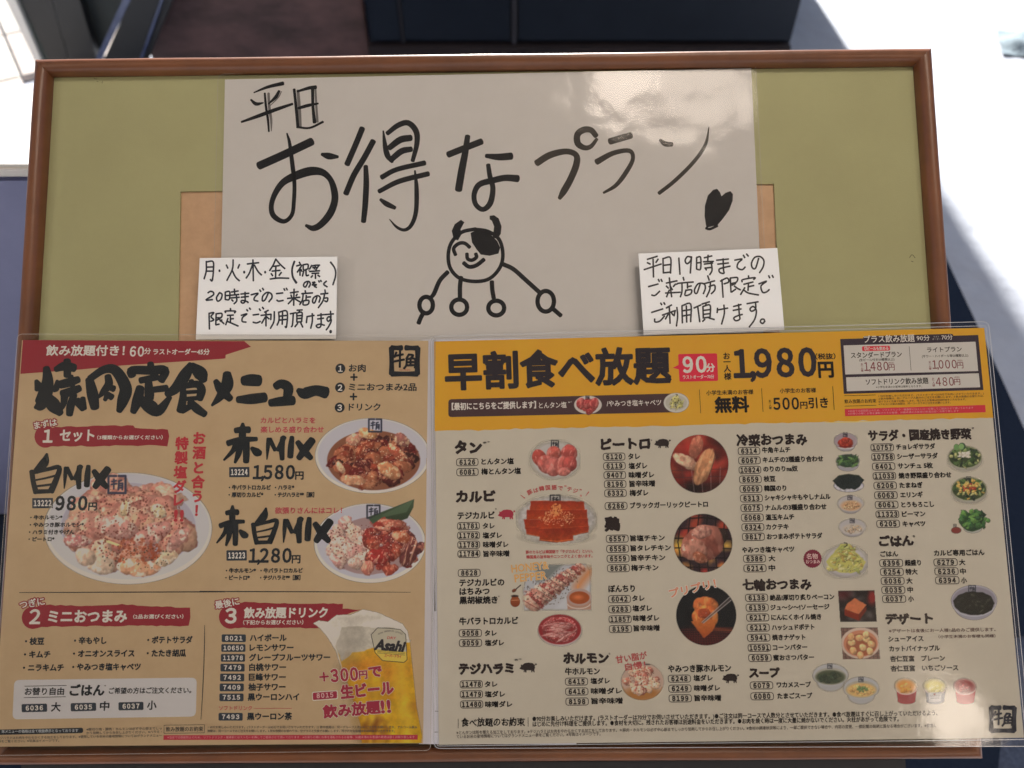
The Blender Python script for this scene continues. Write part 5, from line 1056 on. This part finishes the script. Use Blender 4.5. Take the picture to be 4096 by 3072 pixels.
    p.piece(1485, 1290, 70, 90, .3, (50, 34, 30), 5, .2, None, .3, .2); p.piece(1290, 1360, 225, 195, -.3, (134, 70, 56), 21, .16, (160, 98, 80), .35, .3); p.piece(1180, 1440, 150, 120, .2, (140, 84, 68), 22, .2, (166, 112, 92), .35, .35); p.piece(1260, 1240, 110, 70, -.2, (144, 92, 78), 23, .2, (170, 120, 100), .3, .4); p.piece(1240, 1520, 90, 60, .5, (138, 76, 54), 24, .2, (166, 110, 84), .3, .35)
    p.clip_ell(1278, 1362, 324, 324); E(p, 'round picture of grilled chicken on a black grate')
    p = Pic(zM, 970, 380, 1656, 1065, 2.2); p.ell(1313, 722, 334, 334, (22, 24, 28)); p.ell(1280, 1000, 330, 130, (70, 24, 24), soft=20, alpha=False)
    rd = random.Random(4)
    for k in range(26): p.line([(990 + k * 26, 860), (960 + k * 30, 1060)], 7, (28, 18, 22), .8)
    for k in range(8): p.line([(1000, 880 + k * 24), (1640, 860 + k * 26)], 9, (120, 34, 30), .5)
    p.line([(1370, 870), (1600, 890)], 22, (150, 66, 34), .8, 8)
    p.piece(1310, 620, 135, 105, .1, (166, 84, 44), 31, .14, (190, 112, 60), .3, .2); p.piece(1300, 745, 145, 140, 0, (164, 80, 40), 32, .14, (192, 120, 60), .32, .2); p.poly([(1150, 790), (1440, 760), (1385, 900), (1290, 975), (1230, 900)], (170, 92, 42), rough=16, seed=4, col2=(150, 66, 30)); p.piece(1290, 700, 70, 55, 0, (150, 62, 36), 33, .2, None, .3, .35)
    p.grain(26, .14, 9)
    for dy in (0, 26, 48): p.line([(1590, 505 + dy), (1268 + dy * .3, 798 + dy * .2)], 11, (138, 122, 112) if dy != 26 else (80, 66, 58), .95)
    p.clip_ell(1313, 722, 333, 333); E(p, 'round picture of a glazed chicken piece held by chopsticks')
    # offal bowl
    p = Pic(zM, 365, 1235, 855, 1672, 2.0, ); p.ell(608, 1455, 236, 205, (158, 128, 110), soft=3); p.ell(608, 1590, 200, 75, (150, 96, 50), soft=10, alpha=False)
    heap(p, 46, 608, 1440, 190, 150, [(158, 98, 78), (172, 128, 104), (148, 84, 70), (180, 140, 112)], 35, 66, [(192, 160, 134)], .3, .25, .3, seed=44); specks(p, 30, 608, 1450, 170, 130, (70, 40, 30), 3, 7, 3)
    p.line(circle_pts(608, 1456, 226, 198, 18, .3, 2.85), 8, (150, 100, 56), .8); p.line([(630, 1268), (690, 1266)], 9, (40, 40, 50)); p.clip(lambda X, Y: (Y < 1664).astype(float)); E(p, 'glass bowl of raw beef offal')
    # snacks column
    p = Pic(zN, 1530, 150, 1835, 400, 1.7); bowl(p, 1685, 262, 150, 108, (140, 126, 126), (136, 116, 116)); p.ell(1685, 348, 105, 22, (158, 146, 138)); stamp(p, 1678, 184, 26, (40, 36, 42)); p.piece(1682, 290, 100, 62, 0, (142, 40, 30), 3, .12, (176, 70, 46), .3, .4); p.piece(1680, 255, 50, 38, 0, (150, 46, 34), 5, .15, (176, 70, 46), .3, .4); p.poly([(1580, 330), (1785, 330), (1740, 350), (1620, 348)], (120, 34, 28)); E(p, 'bowl of red kimchi')
    p = Pic(zN, 1550, 425, 1870, 660, 1.7); p.ell(1710, 560, 140, 88, (134, 124, 122)); p.ell(1710, 518, 150, 90, (140, 132, 124)); p.ell(1710, 516, 142, 82, (56, 66, 48))
    rd = random.Random(3)
    for k in range(26): p.piece(1710 + rd.uniform(-100, 100), 520 + rd.uniform(-55, 52), 52, 15, rd.uniform(-1.1, .6), rd.choice([(66, 92, 50), (54, 78, 50), (90, 116, 62), (46, 66, 48)]), k, .12, None, .3, .25)
    E(p, 'bowl of green soybeans')
    p = Pic(zN, 1500, 670, 1935, 925, 1.7); p.ell(1722, 830, 190, 82, (140, 130, 132)); p.ell(1724, 836, 172, 66, (152, 142, 140)); p.poly([(1520, 772), (1590, 705), (1720, 680), (1850, 700), (1915, 758), (1850, 850), (1800, 882), (1750, 868), (1690, 868), (1660, 884), (1580, 840)], (34, 42, 40), rough=14, seed=2); p.line([(1522, 770), (1600, 702), (1720, 684), (1850, 704), (1912, 757)], 10, (66, 74, 48), .8); p.grain(20, .35, 7); E(p, 'plate of dark seaweed sheets')
    for cx, cy, rx, ry, cols, fl, lb, st_ in ((1745, 1075, 165, 125, [(172, 132, 96), (160, 112, 78), (182, 146, 110)], (168, 128, 92), 'bowl of pale bean sprout salad', (1737, 980)), (1770, 1370, 172, 125, [(160, 144, 128), (168, 138, 108), (150, 128, 110)], (158, 142, 126), 'pale bowl of chopped namul', (1766, 1272))):
        p = Pic(zN, cx - 180, cy - 140, cx + 185, cy + 145, 1.7); bowl(p, cx, cy - 20, rx, ry * .88, (156, 145, 140), (150, 138, 131), deep=.3); p.ell(cx + 5, cy + 8, rx * .78, ry * .52, fl, soft=5)
        heap(p, 40, cx + 5, cy + 5, rx * .62, ry * .42, cols, 9, 26, None, gloss=.3, asp=(.25, .6), seed=cx); specks(p, 16, cx, cy + 20, rx * .6, ry * .3, (90, 60, 44), 3, 6, cx); stamp(p, st_[0], st_[1], 28, (46, 42, 50)); E(p, lb)
    p = Pic(zO, 1380, 40, 1965, 530, 2.0); p.ell(1685, 300, 285, 200, (156, 144, 136), soft=10); p.ell(1690, 400, 230, 100, (148, 136, 130), soft=12); p.poly([(1430, 300), (1540, 180), (1620, 80), (1740, 80), (1800, 180), (1940, 310), (1880, 410), (1740, 452), (1600, 445), (1470, 370)], (158, 146, 78), rough=22, seed=4)
    rd = random.Random(9)
    for k in range(80):
        t = rd.random(); p.piece(1690 + rd.uniform(-1, 1) * (60 + 190 * t), 110 + 310 * t, rd.uniform(20, 62), rd.uniform(9, 20), rd.uniform(-1.3, 1.3), rd.choice([(166, 152, 84), (152, 144, 88), (140, 138, 74), (172, 160, 106), (150, 122, 62)]), k, .2, None, .3, .25)
    specks(p, 20, 1690, 330, 200, 100, (60, 56, 36), 3, 8, 5); p.line([(1665, 66), (1700, 74), (1700, 100), (1668, 120)], 11, (34, 32, 28)); E(p, 'bowl heaped with shredded cabbage')
    p = Pic(zO, 1580, 660, 2090, 1075, 2.0); p.poly([(1588, 675), (2048, 668), (2078, 1062), (1615, 1070)], (38, 28, 28)); rd = random.Random(6)
    for k in range(26): p.ell(rd.uniform(1600, 2070), rd.uniform(680, 1060), rd.uniform(25, 60), rd.uniform(18, 40), rd.choice([(66, 54, 50), (52, 40, 38), (30, 24, 26), (84, 74, 70)]), rd.uniform(-1, 1), 6, .3, k, op=.7, alpha=False)
    p.ell(2020, 760, 60, 90, (130, 34, 30), soft=8, rough=.2, alpha=False); p.ell(1650, 720, 70, 50, (90, 24, 28), soft=20, alpha=False)
    p.poly([(1668, 905), (1850, 1000), (1870, 1045), (1700, 985)], (90, 26, 18)); p.poly([(1668, 905), (1670, 985), (1850, 1050), (1850, 965)], (124, 38, 22)); p.poly([(1850, 965), (1945, 870), (1945, 920), (1855, 1050)], (110, 36, 22)); p.poly([(1798, 765), (1948, 850), (1850, 968), (1668, 905), (1700, 840)], (172, 92, 56), rough=10, seed=3); p.grain(24, .12, 3); p.clip(lambda X, Y: ((X > 1588 + (Y - 675) * .068) & (X < 2048 + (Y - 668) * .076) & (Y < 1068)).astype(float)); E(p, 'square picture of a thick bacon block on charcoal')
    p = Pic(zO, 1612, 1128, 2128, 1548, 2.0); p.poly([(1622, 1140), (2088, 1135), (2118, 1535), (1648, 1540)], (110, 78, 66))
    for k in range(12): p.line([(1600 + k * 50, 1130), (1640 + k * 50, 1545)], 6, (40, 32, 34), .7); p.line([(1612, 1150 + k * 40), (2125, 1145 + k * 40)], 5, (50, 40, 40), .6)
    p.ell(1872, 1335, 248, 198, (164, 138, 120)); p.ell(1872, 1340, 215, 168, (166, 104, 76)); p.ell(1880, 1355, 190, 140, (140, 74, 48))
    for k, (x, y) in enumerate([(1760, 1330), (1860, 1270), (1950, 1290), (2010, 1350), (1900, 1390), (1780, 1430), (1990, 1440), (1870, 1490), (1940, 1230), (1690 + 60, 1260)]): p.piece(x, y, 52, 42, .2 * k, (182, 130, 86) if k % 2 else (186, 142, 96), k + 3, .08, None, .3, .3, .6)
    p.clip(lambda X, Y: ((X > 1622 + (Y - 1140) * .065) & (X < 2088 + (Y - 1135) * .075) & (Y < 1540) & (Y > 1136)).astype(float)); E(p, 'square picture of garlic cloves in a cup')
    # salads
    for cx, cy, rx, ry, cen, cc, lb, st_ in ((1462, 470, 212, 140, (1455, 440), [(176, 160, 138), (186, 172, 152)], 'green salad topped with white shreds', None), (1515, 875, 222, 148, (1520, 860), [(150, 52, 40), (166, 74, 50)], 'green salad with red tomato and croutons', (1508, 748))):
        p = Pic(zP, cx - 235, cy - 185, cx + 240, cy + 200, 1.7); p.ell(cx, cy + 30, rx * 1.0, ry * 1.05, (142, 132, 118), soft=10); p.ell(cx, cy, rx, ry, (120, 118, 84), soft=5); p.ell(cx, cy + 6, rx * .95, ry * .92, (60, 68, 44))
        rd = random.Random(cx)
        for k in range(70):
            t = rd.random() * 6.28; r = math.sqrt(rd.random()) * .88; p.piece(cx + rx * r * math.cos(t), cy + ry * r * math.sin(t), rd.uniform(18, 42), rd.uniform(10, 22), rd.uniform(-1.5, 1.5), rd.choice([(56, 76, 44), (80, 98, 54), (44, 56, 42), (110, 118, 70), (150, 140, 92), (70, 88, 48)] + ([(176, 134, 66), (168, 146, 84)] if st_ else [])), k + cx, .25, None, .3, .25)
        for k in range(26): p.piece(cen[0] + rd.uniform(-70, 70), cen[1] + rd.uniform(-45, 40), rd.uniform(14, 30), rd.uniform(8, 16), rd.uniform(-1, 1), rd.choice(cc), k, .25, None, .3, .3)
        if not st_:
            p.ell(1352, 345, 34, 40, (96, 124, 72)); p.ell(1425, 335, 46, 46, (52, 76, 50)); p.ell(1415, 338, 36, 38, (112, 136, 82)); p.line([(1450, 350), (1490, 355)], 10, (52, 76, 50))
        else:
            for k in range(22): p.piece(cx + rd.uniform(-150, 150), cy + rd.uniform(-90, 60), 20, 16, 0, (174, 136, 72), k, .2, None, .3, .3)
            stamp(p, st_[0], st_[1], 28, (44, 46, 52))
        E(p, lb)
    p = Pic(zP, 1270, 1100, 1790, 1460, 1.7); p.ell(1562, 1370, 118, 68, (140, 132, 120)); rd = random.Random(5)
    p.ell(1560, 1290, 170, 120, (50, 72, 44), rough=.15, seed=3)
    for k in range(60):
        t = rd.random() * 6.28; r = math.sqrt(rd.random()); x = 1572 + 185 * r * math.cos(t); y = 1265 + 118 * r * math.sin(t) + .12 * (x - 1572)
        p.piece(x, y, rd.uniform(22, 52), rd.uniform(16, 34), rd.uniform(-1.5, 1.5), rd.choice([(62, 96, 50), (78, 114, 54), (48, 80, 46), (92, 124, 60), (40, 62, 42)]), k, .35, None, .3, .15)
    p.ell(1350, 1402, 64, 42, (112, 60, 52)); p.ell(1350, 1400, 56, 34, (124, 52, 44)); stamp(p, 1334, 1342, 18, (50, 46, 48)); E(p, 'bowl of leafy lettuce beside a red sauce dish')
    p = Pic(zQ, 1275, 600, 1880, 1065, 2.0); p.ell(1580, 860, 262, 190, (128, 120, 124)); p.ell(1578, 800, 292, 196, (136, 126, 128)); p.ell(1578, 806, 276, 178, (120, 110, 114)); stamp(p, 1552, 650, 42, (40, 44, 50)); p.poly([(1310, 810), (1375, 740), (1460, 700), (1560, 680), (1680, 700), (1790, 745), (1840, 840), (1800, 930), (1680, 978), (1540, 988), (1400, 950), (1325, 880)], (28, 30, 26), rough=26, seed=4)
    heap(p, 60, 1575, 840, 240, 120, [(30, 32, 28), (40, 42, 34), (22, 24, 24), (52, 52, 40)], 14, 34, None, gloss=.25, rough=.4, asp=(.2, .5), seed=5); p.line(circle_pts(1578, 822, 284, 180, 20, .15, 3.0), 12, (152, 144, 140), .9); E(p, 'white bowl of rice covered with dark seaweed shreds')
    # soups and dessert cups
    for cx, cy, c1, cols, lb, sx in ((785, 190, (70, 74, 52), [(46, 56, 42), (56, 68, 48), (90, 96, 74)], 'white bowl of seaweed soup', (780, 118)), (1012, 285, (176, 138, 84), [(182, 146, 88), (170, 126, 76), (96, 112, 66)], 'white bowl of yellow egg soup', (1010, 218))):
        p = Pic(zS, cx - 140, cy - 105, cx + 145, cy + 125, 1.7); p.ell(cx, cy + 45, 100, 70, (142, 134, 128), soft=5); p.ell(cx, cy - 5, 132, 84, (146, 138, 132), soft=4); p.ell(cx, cy + 5, 118, 64, (140, 130, 116)); p.ell(cx, cy + 10, 108, 52, c1, soft=4)
        heap(p, 40, cx, cy + 12, 88, 40, cols[:2], 8, 22, None, gloss=.3, asp=(.3, .6), seed=cx)
        if cx > 900: heap(p, 12, cx + 10, cy + 5, 40, 20, [cols[2]], 7, 14, None, gloss=.2, seed=3)
        stamp(p, sx[0], sx[1], 17, (50, 50, 56)); E(p, lb)
    for cx, c1, c2, lb in ((1340, (186, 116, 44), (146, 32, 36), 'red dessert cup with yellow fruit'), (1553, (176, 156, 80), (104, 102, 106), 'white dessert cup with a printed label'), (1775, (140, 42, 40), (160, 50, 52), 'red dessert cup with red sauce')):
        p = Pic(zS, cx - 95, 190, cx + 100, 410, 1.6); p.poly([(cx - 70, 290), (cx + 82, 290), (cx + 70, 375), (cx, 400), (cx - 58, 380)], c2, rough=3, seed=2); p.ell(cx + 6, 375, 66, 24, c2); p.ell(cx, 268, 84, 60, (156, 142, 130), soft=6, rot=.1); p.ell(cx + 2, 268, 72, 48, c1, soft=10, rot=.15)
        heap(p, 10, cx + 5, 285, 45, 26, [c1, tuple(min(255, v + 14) for v in c1)], 12, 26, None, gloss=.3, seed=cx); p.line(circle_pts(cx + 4, 275, 80, 52, 16, .15, 2.9), 6, (176, 150, 138), .9)
        if cx == 1553: p.poly([(1505, 315), (1605, 310), (1600, 380), (1512, 384)], (140, 132, 126)); p.line([(1520, 340), (1590, 338)], 5, (90, 86, 86)); p.line([(1525, 356), (1585, 354)], 5, (90, 86, 86)); p.poly([(1545, 322), (1560, 321), (1560, 332), (1546, 333)], (120, 60, 56))
        E(p, lb)
# ------------------------------------------------------------------ the surroundings, in world coordinates
def wobj(name, verts, faces, m, parent=None, smooth=False):
    me = D.meshes.new(name); me.from_pydata([tuple(v) for v in verts], [], faces); me.materials.append(m)
    if smooth: me.polygons.foreach_set('use_smooth', [True] * len(me.polygons))
    o = D.objects.new(name, me); COL.objects.link(o)
    if parent: o.parent = parent
    return o
def wbox(name, a, b, m, parent=None, bev=.004):
    import bmesh
    bm = bmesh.new(); bmesh.ops.create_cube(bm, size=1)
    for v in bm.verts: v.co = Vector(((a[0] + b[0]) / 2 + v.co.x * (b[0] - a[0]), (a[1] + b[1]) / 2 + v.co.y * (b[1] - a[1]), (a[2] + b[2]) / 2 + v.co.z * (b[2] - a[2])))
    if bev: bmesh.ops.bevel(bm, geom=bm.edges[:], offset=bev, segments=2, affect='EDGES')
    me = D.meshes.new(name); bm.to_mesh(me); bm.free(); me.materials.append(m)
    o = D.objects.new(name, me); COL.objects.link(o)
    if parent: o.parent = parent
    return o
def empty(name, label, cat, loc, group=None):
    o = D.objects.new(name, None); COL.objects.link(o); o.empty_display_size = .1; o['label'] = label; o['category'] = cat
    if group: o['group'] = group
    return o                      # its children keep world coordinates
def bar(name, p, q, w, d, m, parent=None):
    """square bar from p to q"""
    p, q = Vector(p), Vector(q); t = (q - p).normalized(); s = t.cross(Vector((0, 1, 0))).normalized(); u = Vector((0, 1, 0))
    V = []
    for c in (p, q):
        for a, b in ((-1, -1), (1, -1), (1, 1), (-1, 1)): V.append(c + s * a * w / 2 + u * b * d / 2)
    return wobj(name, V, [[0, 1, 2, 3], [7, 6, 5, 4], [0, 4, 5, 1], [1, 5, 6, 2], [2, 6, 7, 3], [3, 7, 4, 0]], m, parent)
def surroundings():
    pave = mat('pale_paving', (.57, .61, .68), .9, .2, noise=(4, .28, (.38, .41, .48)), bump=(9, .6, .02))
    g = wobj('ground', [(-9, -6, 0), (9, -6, 0), (9, 14, 0), (-9, 14, 0)], [[0, 1, 2, 3]], pave); g['kind'] = 'structure'
    # paving slabs in the sunlit corner
    sm = mat('slab_stone', (.60, .59, .55), .85, .25, noise=(9, .3, (.52, .50, .47)), bump=(120, .25, .001))
    sm2 = mat('slab_stone_pink', (.60, .54, .51), .85, .25, noise=(9, .3, (.52, .47, .44)), bump=(120, .25, .001))
    a0 = math.radians(32); cx, cy = -1.75, 2.4
    for i in range(-3, 4):
        for j in range(-3, 4):
            x, y = i * .31, j * .31
            px = cx + x * math.cos(a0) - y * math.sin(a0); py = cy + x * math.sin(a0) + y * math.cos(a0)
            if px > -1.17 or py < 1.35 or px < -3.0: continue
            s = .152; V = []
            for z_, e in ((.0, 0), (.012, 0), (.016, .004)):
                for sx, sy in ((-1, -1), (1, -1), (1, 1), (-1, 1)):
                    u, v = sx * (s - e), sy * (s - e); V.append((px + u * math.cos(a0) - v * math.sin(a0), py + u * math.sin(a0) + v * math.cos(a0), z_))
            F_ = [[8, 9, 10, 11]] + [[k + q, k + (q + 1) % 4, k + 4 + (q + 1) % 4, k + 4 + q] for k in (0, 4) for q in range(4)]
            wobj('paving_slab', V, F_, sm if (i + j) % 2 else sm2, g)
    # dark blue mat round the stand, and the speckled asphalt in front of it
    navy = mat('navy_mat', (.022, .033, .060), .9, .1, noise=(240, .3, (.014, .022, .042)), bump=(500, .5, .001))
    e1, e2, e3 = G(3720, 900), G(3800, 1085), G(4120, 1790)
    V = [G(3600, 640), e1, e2, G(3935, 1375), e3, G(4300, 2200), G(4300, 2480), G(4040, 2560), G(3960, 3300), G(-300, 3300), G(-300, 1700), G(500, 1200), G(900, 500)]
    V = [Vector((v.x, v.y, .006)) for v in V]; n = len(V); W = [Vector((v.x, v.y, .0015)) for v in V]
    fm = wobj('floor_mat', V + W, [list(range(n))[::-1]] + [[i, (i + 1) % n, n + (i + 1) % n, n + i] for i in range(n)], navy)
    fm['label'] = 'dark navy floor mat spread under the framed board'; fm['category'] = 'floor mat'
    asp = mat('blue_grey_asphalt', (.10, .13, .21), .85, .3, noise=(160, .22, (.045, .06, .10)), bump=(300, .8, .002))
    v = [G(4800, 2060), G(4800, 4200), G(3300, 4200), G(3500, 2700)]
    ap = wobj('asphalt_strip', [Vector((p.x, p.y, .0008)) for p in v], [[0, 3, 2, 1]], asp); ap['kind'] = 'structure'
    # stand under the board
    blk = mat('dark_stand_wood', (.016, .017, .022), .5, .4, noise=((8, 8, 60), .3, (.010, .011, .015)))
    st = empty('display_stand', 'near-black wooden display stand the framed board leans on', 'stand', (0, 0, 0))
    def BW(x, y, z): return M_BOARD @ Vector((x, y, z))
    V = []
    hx0, hx1 = -W_B / 2 + .03, W_B / 2 - .058
    for x in (hx0, hx1):
        b0, b1 = BW(x, -.03, -.0235), BW(x, H_B - .05, -.0235)
        V += [b0, b1, Vector((b1.x, b1.y, .02)), Vector((b0.x, b0.y, .02))]
    wobj('cabinet_body', V, [[0, 1, 2, 3], [7, 6, 5, 4], [0, 4, 5, 1], [1, 5, 6, 2], [2, 6, 7, 3], [3, 7, 4, 0]], blk, st)
    for x in (hx0 + .03, hx1 - .03):
        for y in (V[0].y + .04, V[1].y - .04): wbox('foot', (x - .02, y - .02, .0065), (x + .02, y + .02, .021), blk, st, .002)
    V = []
    for x in (hx0 - .01, hx1 + .004):
        for yy, zz in ((-.034, -.0228), (-.034, -.0050), (-.0015, -.0050), (-.0015, -.0228)): V.append(BW(x, yy, zz))
    wobj('ledge', V, [[0, 1, 2, 3], [7, 6, 5, 4], [0, 4, 5, 1], [1, 5, 6, 2], [2, 6, 7, 3], [3, 7, 4, 0]], blk, st)
    # dark cabinet behind
    Yc = 2.06; zt = 1.15
    x0, x1 = GY(1482, 210, Yc).x, GY(3164, 200, Yc).x
    cb = empty('dark_cabinet', 'black-blue cabinet with recessed doors standing behind the framed board', 'cabinet', (0, 0, 0))
    cm = mat('cabinet_paint', (.016, .024, .040), .45, .4, noise=(7, .3, (.010, .015, .027))); tr = mat('cabinet_trim', (.050, .050, .062), .4, .5)
    def zof(y, Y=Yc): return GY(2048, y, Y).z
    wbox('cabinet_body', (x0, Yc + .02, .0), (x1, Yc + .55, zt), cm, cb)
    zb = zof(178)
    xa, xb, xc = GY(1665, 100, Yc).x, GY(2062, 100, Yc).x, x1 - .012
    for a, b, w in ((x0 + .01, GY(1600, 100, Yc).x, 0), (GY(1612, 100, Yc).x, xb - .012, 0), (xb + .006, xc, 0)):
        d = wbox('door', (a, Yc - .004, zb + .012), (b, Yc + .0195, zt - .03), cm, cb, .003)
    wbox('plinth', (x0 - .004, Yc - .010, .0), (x1 - .004, Yc + .0192, zb), mat('plinth_wood', (.040, .030, .032), .5, .4, noise=((6, 6, 40), .3, (.025, .020, .022))), cb, .003)
    wbox('trim_strip', (xb - .010, Yc - .008, zb + .004), (xb + .004, Yc + .0194, zt - .03), tr, cb, .002); wbox('trim_strip', (GY(1602, 100, Yc).x, Yc - .008, zb + .004), (GY(1611, 100, Yc).x, Yc + .0194, zt - .03), tr, cb, .002)
    # unseen helpers added for the light: a shading screen, and a porch against sky
    pw = mat('beige_plaster', (.50, .43, .34), .9, .2, noise=(3, .35, (.45, .38, .30)), bump=(40, .3, .003))
    w = wbox('shade_wall', (x0 - .60, 2.78, 0), (1.0, 2.90, 1.75), pw, None, .004); w['kind'] = 'structure'  # out of view, added to cast shade on the paving by the mat
    w = wbox('sky_block_ceiling', (-3.4, -3.3, 2.36), (3.4, .78, 2.46), pw, None, .004); w['kind'] = 'structure'  # out of view, added to keep sky light and reflections off the sheets
    w = wbox('sky_block_wall', (-3.4, -3.42, 0), (3.4, -3.302, 2.358), mat('dark_wall_wood', (.07, .045, .03), .6, .3, noise=((4, 4, 20), .3, (.045, .028, .02))), None, .004); w['kind'] = 'structure'  # out of view, added and kept dark so the film mirrors little
    # brown wooden panel
    Yp = 2.10
    br = mat('brown_panel_wood', (.21, .125, .125), .6, .3, noise=((7, 7, 16), .2, (.075, .055, .055)), bump=(20, .3, .004))
    pn = wbox('wood_panel', (GY(560, 100, Yp).x, Yp, 0), (x0 - .01, Yp + .04, 1.1), br, None, .004); pn['label'] = 'mottled reddish brown wooden panel between the cabinet and the crossed bars'; pn['category'] = 'wood panel'
    # folding stand with crossed dark bars
    Ys = 2.02
    fs = empty('folding_stand', 'dark folding stand whose two slanting bars meet in a V behind the frame', 'stand', (0, 0, 0))
    dm = mat('dark_metal', (.020, .022, .026), .45, .5, noise=(12, .3, (.012, .014, .016))); bl = mat('blue_highlight', (.12, .16, .30), .25, .8, noise=(18, .25, (.03, .045, .12)))  # the blue paints a highlight onto the bar's edge strips
    def seg(name, xt0, xt1, xb0, xb1, Y, m, d):
        """upright slanting strip: from x xt0..xt1 at the top of the picture to xb0..xb1 at y 230"""
        a0_, a1_ = GY(xt0, 0, Y), GY(xt1, 0, Y); b0_, b1_ = GY(xb0, 230, Y), GY(xb1, 230, Y)
        e0 = a0_ + (a0_ - b0_) * 1.2; e1 = a1_ + (a1_ - b1_) * 1.2; k = b0_.z / max(a0_.z - b0_.z, 1e-3)
        f0 = b0_ + (b0_ - a0_) * min(k, 3); f1 = b1_ + (b1_ - a1_) * min(k, 3)
        V = [Vector((v.x, Y, v.z)) for v in (f0, f1, e1, e0)] + [Vector((v.x, Y + d, v.z)) for v in (f0, f1, e1, e0)]
        return wobj(name, V, [[0, 1, 2, 3], [7, 6, 5, 4], [0, 4, 5, 1], [1, 5, 6, 2], [2, 6, 7, 3], [3, 7, 4, 0]], m, fs)
    seg('bar', 82, 205, 190, 268, Ys, dm, .03); seg('bar', 212, 318, 274, 385, Ys - .006, dm, .03)
    seg('edge_strip', 22, 62, 132, 160, Ys - .01, mat('white_strip', (.85, .85, .82), .4, .5), .02)
    seg('edge_strip', 60, 84, 158, 192, Ys + .004, mat('dark_green_strip', (.05, .075, .07), .4, .5), .02)
    seg('bar', 520, 640, 420, 560, Ys - .02, dm, .03); seg('edge_strip', 490, 522, 385, 410, Ys - .022, bl, .012)
    seg('edge_strip', 642, 652, 561, 572, Ys - .022, bl, .012); seg('bar', 652, 690, 572, 596, Ys - .012, dm, .02)
    V = [GY(280, -200, Ys + .035), GY(620, -200, Ys + .035), GY(400, 230, Ys + .035), GY(330, 230, Ys + .035)]
    V += [v + Vector((0, .01, 0)) for v in V]
    wobj('infill_panel', V, [[0, 1, 2, 3], [7, 6, 5, 4], [0, 4, 5, 1], [1, 5, 6, 2], [2, 6, 7, 3], [3, 7, 4, 0]], mat('grey_green_panel', (.055, .068, .070), .5, .3, noise=(20, .3, (.04, .05, .052))), fs)
    # blue-grey crate
    c = GY(0, 652, .66)
    gx = empty('plastic_crate', 'blue-grey plastic crate with a pale lid standing beside the framed board', 'crate', (0, 0, 0))
    gp = mat('blue_grey_plastic', (.24, .26, .44), .6, .3, noise=(9, .35, (.19, .21, .36)), bump=(60, .3, .002))
    xr = GY(112, 652, .66).x
    wbox('crate_body', (xr - .62, .66, .008), (xr + .0, .80, c.z - .014), gp, gx, .006); wbox('lid', (xr - .628, .654, c.z - .0138), (xr + .006, .806, c.z), mat('pale_lid_plastic', (.72, .71, .69), .6, .3, noise=(14, .3, (.60, .59, .57)), bump=(40, .3, .002)), gx, .004)
    # pale blue cloth at the edge
    b = G(4075, 175)
    rd = random.Random(2); V = []; n = 14
    for j in range(n):
        for i in range(n):
            u, v_ = i / (n - 1) - .5, j / (n - 1) - .5
            V.append((b.x + .04 + u * .20 + v_ * .05, b.y - .02 + v_ * .16 - u * .04, .004 + .055 * max(0, 1 - (u * u + v_ * v_) * 4.2) * (.75 + .5 * math.sin(9 * u + 5 * v_)) + .004 * rd.random()))
    F_ = [[j * n + i, j * n + i + 1, (j + 1) * n + i + 1, (j + 1) * n + i] for j in range(n - 1) for i in range(n - 1)]
    cl = wobj('cloth', V, F_, mat('pale_blue_cloth', (.30, .37, .42), .9, .1, noise=(30, .3, (.24, .31, .36))), None, True)
    cl['label'] = 'crumpled pale blue cloth on the sunlit paving, partly out of view'; cl['category'] = 'cloth'
    # soft folds of a pale sheet along the mat's edge
# ------------------------------------------------------------------ lamps above the photographer, and added fill lamps
def lamps():
    Cb = (M_BOARD.inverted() @ M_CAM.translation)
    def lamp(px, py, h, dist, power, r, col=(1.0, .85, .71)):
        p = Vector(PL(px, py, h).tolist()); v = (p - Cb).normalized(); rr = Vector((v.x, v.y, -v.z))
        w = M_BOARD @ (p + rr * dist)
        l = D.lights.new('ceiling_or_fill_lamp', 'POINT'); l.energy = power; l.shadow_soft_size = r; l.color = col
        o = D.objects.new('ceiling_or_fill_lamp', l); COL.objects.link(o); o.location = w
    lamp(2480, 300, -.010, 1.30, LP[0], .095)
    lamp(2800, 330, -.010, 1.42, LP[1], .11)
    lamp(3800, 2850, .002, 2.9, LP[2], .12)
    lamp(-420, 2300, .002, 2.4, LP[3], .10)  # added fill light, placed so no sheet mirrors it
    lamp(2100, 4300, .002, 1.9, LP[4], .10)  # added fill light, mirrored only below the board
LP = (3.6, 2.8, 7.0, 6.0, 5.0)
surroundings(); frame(); big_sign(); under_sheet(); left_menu(); right_menu(); cards(); lamps()
run_text()
